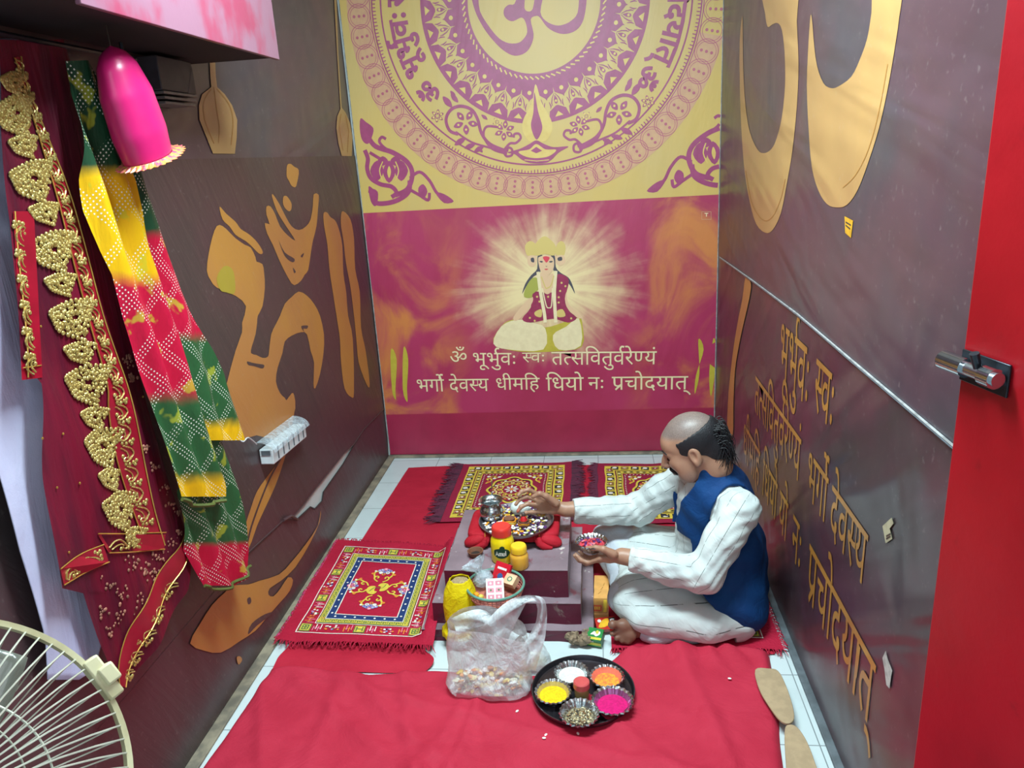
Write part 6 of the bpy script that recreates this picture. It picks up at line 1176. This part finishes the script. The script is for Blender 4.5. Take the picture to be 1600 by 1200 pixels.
b = MB(); b.grid(G_, 50, 90); tag(b.build('hanging_cloth', m_lav, angle=180, solid=.002), 'plain lavender-white cloth hanging at the far left behind the maroon one', 'cloth')
# maroon dupatta
t = NT('maroon_net'); v = t.co(); t.fin(t.mix(t.ramp(t.noise(t.co('Object', (1, 4, .6)), 4, 4), .35, .65), lin((118, 8, 40)), lin((84, 6, 34))), .55, 0, .3); t.b.inputs['Alpha'].default_value = .93; t.bump(t.noise(t.co('Object', (1, 5, .5)), 5, 4, 1), .5, .02); m_net = t.m
t = NT('gold_zari'); v = t.co(); x = t.n.new('ShaderNodeTexVoronoi'); t.L(v, x.inputs['Vector']); x.inputs['Scale'].default_value = 190; t.fin(t.mix(t.ramp(x.outputs[0], .1, .6), lin((236, 222, 150)), lin((176, 148, 80))), .35, .5); t.bump(x.outputs[0], -.8, .004); m_zari = t.m
m_zline = M('gold_piping', (214, 170, 80), .35, .6); m_satin = M('red_satin', (158, 10, 40), .35, 0, .12, 12); m_zfade = M('faded_gold_net', (170, 110, 90), .7, 0, .25, 60)
dp = thing('embroidered_dupatta', 'sheer maroon dupatta with gold embroidered borders hanging on the left', 'dupatta', (-1.16, 1.7, .5))
FD, GD = sheet([(62, -6, 96), (200, 2, 138), (350, 20, 176), (560, 28, 215), (600, 62, 226), (750, 72, 262), (850, 84, 300), (920, 92, 292), (926, 132, 290), (960, 142, 272), (1010, 158, 244), (1050, 176, 216), (1075, 188, 198)], -1.165, .012, 30, 8)
b = MB(); b.grid(GD, 60, 130); b.build('net', m_net, dp, angle=180)
ZF = lambda o: (lambda px, py: FD(px, py, o))
L1_ = [(22, 90), (28, 105), (56, 205), (82, 300), (109, 413), (136, 515), (161, 600), (167, 640), (184, 719), (203, 780), (221, 830)]
L2_ = [(36, 88), (42, 127), (76, 215), (109, 300), (133, 385), (159, 487), (181, 555), (195, 600), (207, 660), (224, 736), (240, 800), (256, 852)]
b = MB(); A_, B_ = cat(L1_, 5), cat(L2_, 5); ia = lambda q, t_: tuple(np.array(q[min(int(t_ * (len(q) - 1)), len(q) - 2)]) * (1 - (t_ * (len(q) - 1)) % 1) + np.array(q[min(int(t_ * (len(q) - 1)), len(q) - 2) + 1]) * ((t_ * (len(q) - 1)) % 1)) if t_ < 1 else q[-1]
vs = []
for i in range(81): t_ = i / 80; vs += [FD(*ia(A_, t_), .002), FD(*[lerp(a, c, .5) for a, c in zip(ia(A_, t_), ia(B_, t_))], .0035), FD(*ia(B_, t_), .002)]
b.add(vs, [(3 * i + j, 3 * i + j + 1, 3 * i + j + 4, 3 * i + j + 3) for i in range(80) for j in (0, 1)], 0)
for q in ([(150, 835), (256, 835), (256, 858), (166, 864)], [(88, 889), (124, 868), (158, 851), (167, 878), (128, 898), (93, 914)], [(24, 330), (52, 330), (62, 590), (30, 594)]): b.poly([[p for p in q]], ZF(.0025), 0)
b.build('border', m_satin, dp, smooth=False)
b = MB()
def gtube(q, r=.0022, o=.004, n=5): b.tube([FD(x, y, o) for x, y in cat(q, n)], r, 5)
gtube(L1_, .0018); gtube(L2_, .0018); gtube([(150, 834), (200, 834), (256, 832)], .0016); gtube([(166, 864), (210, 862), (256, 858)], .0016); gtube([(88, 889), (124, 868), (158, 851)], .0016); gtube([(93, 914), (128, 898), (167, 878)], .0016); gtube([(26, 330), (33, 460), (38, 590)], .0016); gtube([(30, 575), (60, 571)], .0014)
b.build('piping', m_zline, dp)
b = MB()
def bead(x, y, r, o=.003): b.ell(FD(x, y, o), (r * .55, r, r), None, 0, 7, 5)
def scroll(p, q, sg):
    dx, dy = q[0] - p[0], q[1] - p[1]; L_ = math.hypot(dx, dy); nx, ny = -dy / L_, dx / L_; P = lambda a, c: (p[0] + dx * a + nx * c * sg, p[1] + dy * a + ny * c * sg)
    b.tube([FD(*P(a, c), .0045) for a, c in cat([(0, 6), (.18, -3), (.42, -6), (.66, -1), (.78, 5), (.68, 8), (.58, 5)], 4)], [.0022] * 12 + [.0030] * 8 + [.0018] * 5, 5)
    b.tube([FD(*P(a, c), .0045) for a, c in cat([(.1, 9), (.3, 3), (.5, 1), (.62, 3)], 4)], .0020, 5)
    for a, c in ((.86, -4), (.92, 1), (.80, -8), (.96, -6), (.88, 6), (.5, 8)): bead(*P(a, c), .0055, .004)
mid = [[lerp(a, c, .5) for a, c in zip(ia(A_, t_ / 200), ia(B_, t_ / 200))] for t_ in range(201)]; acc = 0; last = mid[4]; s_i = 0
for m_ in mid[5:]:
    if math.hypot(m_[0] - last[0], m_[1] - last[1]) > 30: scroll(last, m_, 1); last = m_; s_i += 1
for p, q in (((165, 850), (198, 849)), ((200, 848), (232, 846)), ((95, 900), (124, 886)), ((126, 884), (158, 866)), ((40, 585), (41, 552)), ((40, 548), (37, 512)), ((38, 508), (36, 470)), ((37, 466), (34, 430)), ((36, 426), (33, 390)), ((34, 386), (31, 345))): scroll(p, q, 1)
random.seed(17)
def motif(cx, cy, w, h):
    tilt = .24
    R = lambda x, y: (cx + x * math.cos(tilt) + y * math.sin(tilt) * -1, cy + x * math.sin(tilt) + y * math.cos(tilt))
    inb = lambda x, y: abs(y) / (h * (.30 + .20 * (x + w / 2) / w * 2 * .7)) < 1 and abs(x) < w / 2
    edge = [(w * .5, -h * .52), (w * .2, -h * .50), (-w * .15, -h * .40), (-w * .38, -h * .18), (-w * .52, 0), (-w * .38, h * .18), (-w * .15, h * .42), (w * .2, h * .50), (w * .5, h * .54)]
    for x, y in cat(edge, 3): bead(*R(x, y), .0058 if h > 40 else .0050, .004)
    n = int(w * h / 8)
    for i in range(n):
        x, y = random.uniform(-.42, .5) * w, random.uniform(-.46, .46) * h
        if abs(y) < h * interp([(-.5, .05), (-.35, .2), (-.1, .40), (.5, .5)], x / w)[0] and math.hypot(x - w * .08, y) > w * .10: bead(*R(x, y), random.uniform(.0030, .0056), random.uniform(.002, .005))
    for k in range(10): a = 2 * PI * k / 10; bead(*R(w * .08 + w * .17 * math.cos(a), w * .17 * math.sin(a)), .0050, .006)
for i, (cx, cy, big) in enumerate([(14, 128, 0), (17, 176, 1), (31, 226, 0), (45, 278, 1), (64, 331, 0), (77, 388, 1), (90, 442, 0), (108, 495, 1), (121, 549, 0), (133, 597, 1), (146, 651, 0), (156, 696, 1), (166, 747, 0), (181, 795, 1), (210, 838, 0)]): motif(cx, cy, *((54, 58) if big else (36, 30)))
b.build('gold_embroidery', m_zari, dp)
random.seed(8)
for q, n, r_ in (([(255, 760), (262, 790), (278, 800), (280, 830), (265, 850)], 46, 12), ([(205, 880), (230, 890), (250, 870), (240, 900)], 60, 14), ([(170, 915), (190, 925), (215, 935), (190, 960), (165, 960), (175, 985)], 60, 14), ([(205, 565), (210, 590)], 40, 10), ([(225, 700), (238, 730)], 24, 8)):
    for c_ in q:
        b = MB()
        for i in range(max(6, n // len(q))): bead(c_[0] + random.gauss(0, r_ * .42), c_[1] + random.gauss(0, r_ * .42), random.uniform(.002, .005), .002)
        b.build('faded_embroidery', m_zfade, dp)
b = MB(); q1, q2 = cat([(296, 786), (288, 830), (258, 880), (222, 940), (200, 985), (186, 1040), (184, 1072)], 6), cat([(301, 800), (300, 835), (280, 890), (250, 945), (222, 1000), (204, 1045), (196, 1074)], 6)
b.add([v_ for a, c_ in zip(q1, q2) for v_ in (FD(*a, .004), FD(lerp(a[0], c_[0], .5), lerp(a[1], c_[1], .5), .008), FD(*c_, .004))], [(3 * i + j, 3 * i + j + 1, 3 * i + j + 4, 3 * i + j + 3) for i in range(len(q1) - 1) for j in (0, 1)]); b.build('ribbon', m_satin, dp, angle=180)
b = MB(); b.tube([FD(*c_, .005) for c_ in q1], .0014, 5); b.tube([FD(*c_, .005) for c_ in q2], .0016, 5); 
b.build('ribbon_piping', m_zline, dp); b = MB()
for i in range(14, 34, 4): scroll(q2[i], q2[i + 3], -1)
b.build('ribbon_embroidery', m_zari, dp)
for x, y in ((66, 685), (93, 678), (92, 762), (108, 863), (121, 755), (66, 510), (140, 480), (226, 620)): b = MB(); b.ell(FD(x, y, .003), (.002, .003, .003), None, 0, 6, 4); b.build('sequin', m_zline, dp)
# tie-dyed cloth
def bandhani(name, stops):
    t = NT(name); v = t.co(); X_, Y_, Z_ = t.sep(v); uv = t.n.new('ShaderNodeUVMap'); uv.uv_map = 'UVMap'; U_, V_, _ = t.sep(uv.outputs[0])
    nz = t.math('MULTIPLY', t.math('SUBTRACT', t.noise(v, 9, 4, .5), .5), .05); vv = t.math('ADD', V_, nz); r = t.n.new('ShaderNodeValToRGB'); t.L(vv, r.inputs[0]); e = r.color_ramp.elements
    while len(e) > 1: e.remove(e[0])
    e[0].position = 0; e[0].color = (*lin(stops[0][1]), 1)
    for i, (p, c_) in enumerate(stops[1:]): k = e.new(max(p - .016, 0)); k.color = (*lin(stops[i][1]), 1); k = e.new(min(p + .016, 1)); k.color = (*lin(c_), 1)
    d1 = t.math('ADD', Y_, t.math('MULTIPLY', Z_, .75)); d2 = t.math('SUBTRACT', Y_, t.math('MULTIPLY', Z_, .75))
    g = lambda d_: t.math('ABSOLUTE', t.math('SUBTRACT', t.math('FRACT', t.math('MULTIPLY', d_, 95)), .5))
    dot = t.math('LESS_THAN', t.math('ADD', t.math('POWER', g(d1), 2), t.math('POWER', g(d2), 2)), .045)
    l = lambda d_: t.math('LESS_THAN', t.math('ABSOLUTE', t.math('SUBTRACT', t.math('FRACT', t.math('MULTIPLY', d_, 8.5)), .5)), .13)
    mk = t.math('MULTIPLY', dot, t.math('MAXIMUM', l(d1), l(d2))); col = t.mix(t.math('MULTIPLY', t.ramp(t.noise(v, 13, 3, .3), .60, .66), .55), r.outputs[0], lin((190, 190, 50)))
    t.fin(t.mix(t.math('MULTIPLY', mk, .9), col, lin((236, 232, 220))), .55, 0, .3); t.bump(t.math('ADD', t.noise(t.co('Object', (1, 6, 1)), 7, 3, .5), t.math('MULTIPLY', dot, .12)), .5, .012); return t.m
GR, YE, RE, DG = (42, 88, 50), (232, 178, 10), (190, 16, 56), (26, 66, 42)
tb = thing('tie_dyed_cloth', 'green, yellow and pink dotted tie-dyed cloth hanging beside the maroon dupatta', 'cloth', (-1.12, 1.9, .5))
rows1 = [(95, 108, 150), (130, 116, 165), (200, 122, 188), (280, 130, 214), (330, 140, 228), (430, 180, 250), (540, 212, 284), (640, 238, 318), (700, 254, 336), (745, 266, 345), (776, 276, 348)]
rows2 = [(150, 150, 168), (250, 190, 212), (330, 218, 244), (420, 232, 272), (480, 250, 298), (590, 282, 350), (640, 300, 368), (688, 314, 380)]
rows3 = [(640, 260, 352), (690, 268, 352), (760, 284, 366), (800, 278, 376), (860, 286, 388), (890, 300, 392), (915, 312, 372)]
for nm, rows, X0, st_, amp, sd in (('back_fold', rows3, -1.150, [(0, GR), (.76, RE)], .020, 5), ('right_fold', rows2, -1.135, [(0, DG), (.40, RE), (.70, GR), (.95, YE)], .014, 6), ('front_fold', rows1, -1.120, [(0, DG), (.25, YE), (.50, RE), (.775, GR), (.955, YE)], .022, 7)):
    F, G_ = sheet(rows, X0, amp, 62, sd); b = MB(); b.grid(G_, 60, 110); b.build(nm, bandhani('tie_dye_' + nm, st_), tb, angle=180)
    if nm == 'back_fold': hem = [F(x, y, .003) for x, y in cat([(312, 915), (345, 921), (372, 908), (393, 884)], 6)]
m_hemo = M('olive_hem', (86, 96, 40), .7); b = MB(); b.tube(hem, .005, 6); b.build('rolled_hem', m_hemo, tb); b = MB(); b.tube([F(x, y, .004) for x, y in cat([(276, 780), (310, 790), (348, 782)], 6)], .006, 6); b.build('rolled_hem', m_hemo, tb)
hr = MB(); hr.tube([(-1.16, .9, 1.985), (-1.16, 2.0, 1.985)], .006, 8); hr.tube([(-1.16, 1.0, 1.985), (-1.16, 1.0, 2.019)], .005, 6); hr.tube([(-1.16, 1.95, 1.985), (-1.16, 1.95, 2.019)], .005, 6); tag(hr.build('hanging_rail', m_dark), 'dark rail under the loft cabinet carrying the hung clothes', 'rail')
# ---------------------------------------------------------------- pedestal fan
fc = V((-.775, .590, 1.018)); fa = V((.70, -.50, .52)).normalized(); FR_ = Matrix((fa.orthogonal().normalized(), fa.cross(fa.orthogonal().normalized()), fa)).transposed()
fan = thing('pedestal_fan', 'cream wire-guarded pedestal fan at the lower left', 'fan', (fc.x, fc.y, 0)); m_fcream = M('aged_cream_plastic', (214, 206, 168), .4, 0, .1, 12, rgb2=(178, 166, 126)); m_fwire = M('cream_wire', (206, 206, 190), .35, .2, .1)
FP = lambda r, a, h: fc + FR_ @ V((r * math.cos(a), r * math.sin(a), h))
RF_ = .222
b = MB(); vs = []; n = 96
for j in range(n): a = 2 * PI * j / n; vs += [FP(RF_ - .003, a, .010), FP(RF_ + .004, a, .010), FP(RF_ + .004, a, -.010), FP(RF_ - .003, a, -.010)]
b.add(vs, [(4 * j + k, 4 * j + (k + 1) % 4, 4 * ((j + 1) % n) + (k + 1) % 4, 4 * ((j + 1) % n) + k) for j in range(n) for k in range(4)]); b.build('rim', m_fcream, fan)
b = MB(); N_ = 78
for j in range(N_):
    a = 2 * PI * j / N_; b.tube([FP(r, a + .22 * (1 - r / RF_), h) for r, h in ((.045, .062), (.09, .060), (.14, .054), (.18, .044), (.205, .030), (.219, .010), (.226, -.004))], .0013, 5)
for r, h in ((.13, .056),): b.tube([FP(r, 2 * PI * j / 72, h - .002) for j in range(73)], .0014, 5)
b.build('front_guard', m_fwire, fan)
b = MB()
for j in range(N_):
    a = 2 * PI * j / N_; b.tube([FP(r, a - .10 * (1 - r / RF_), h) for r, h in ((.05, -.075), (.12, -.072), (.18, -.058), (.21, -.036), (.226, -.006))], .0012, 4)
b.tube([FP(.12, 2 * PI * j / 72, -.072) for j in range(73)], .0014, 5); b.build('rear_guard', m_fwire, fan)
b = MB(); b.lathe([(0, .068), (.030, .068), (.046, .064), (.050, .058), (0, .054)], fc, 40, 0, FR_); b.build('badge', m_fcream, fan)
b = MB(); b.lathe([(0, .03), (.034, .03), (.038, .02), (.038, -.02), (0, -.02)], fc, 32, 0, FR_); hub = b.build('hub', M('grey_hub', (150, 160, 166), .4), fan)
m_blade = M('smoky_blade', (150, 152, 140), .2, 0, .05, 20, trans=.35, alpha=.75)
for k in range(3):
    b = MB(); b.grid(lambda u, w: FP(lerp(.034, .192, w), 2 * PI * k / 3 + (u - .5) * interp([(0, .9), (.4, 1.15), (1, 1.05)], w)[0] + .2 * w, (u - .5) * -.038 + .004), 12, 14); b.build('blade', m_blade, fan, angle=180, solid=.002)
b = MB(); b.lathe([(0, -.078), (.058, -.080), (.062, -.10), (.055, -.15), (.03, -.17), (0, -.17)], fc, 36, 0, FR_); b.build('motor', M('blue_grey_motor', (120, 140, 150), .4), fan)
nb = FP(0, 0, -.12); b = MB(); b.tube([nb + V((0, 0, -.05)), V((nb.x, nb.y, .05))], .016, 14); b.tube([nb, nb + V((0, 0, -.09))], .028, 14); b.build('pole', m_fcream, fan)
b = MB(); b.lathe([(0, .001), (.17, .001), (.175, .008), (.16, .022), (.05, .04), (.03, .07), (0, .07)], (nb.x, nb.y, 0), 48); b.build('base', m_fcream, fan)
a_c = None
best = min((abs((FP(RF_, 2 * PI * j / 360, 0) - EYE).dot(CX) / -(FP(RF_, 2 * PI * j / 360, 0) - EYE).dot(CB) * FPX + 800 - 150) + abs(-(FP(RF_, 2 * PI * j / 360, 0) - EYE).dot(CU) / -(FP(RF_, 2 * PI * j / 360, 0) - EYE).dot(CB) * FPX + 600 - 1065), j) for j in range(360))[1]
aa = 2 * PI * best / 360; rd = (FP(RF_, aa, 0) - fc).normalized(); tg = fa.cross(rd); RC = Matrix((rd, tg, fa)).transposed()
b = MB(); b.box(FP(RF_ + .006, aa, 0), (.020, .062, .030), RC); b.box(FP(RF_ + .013, aa, .003), (.020, .026, .036), RC); b.build('clip', m_fcream, fan, bevel=.003)
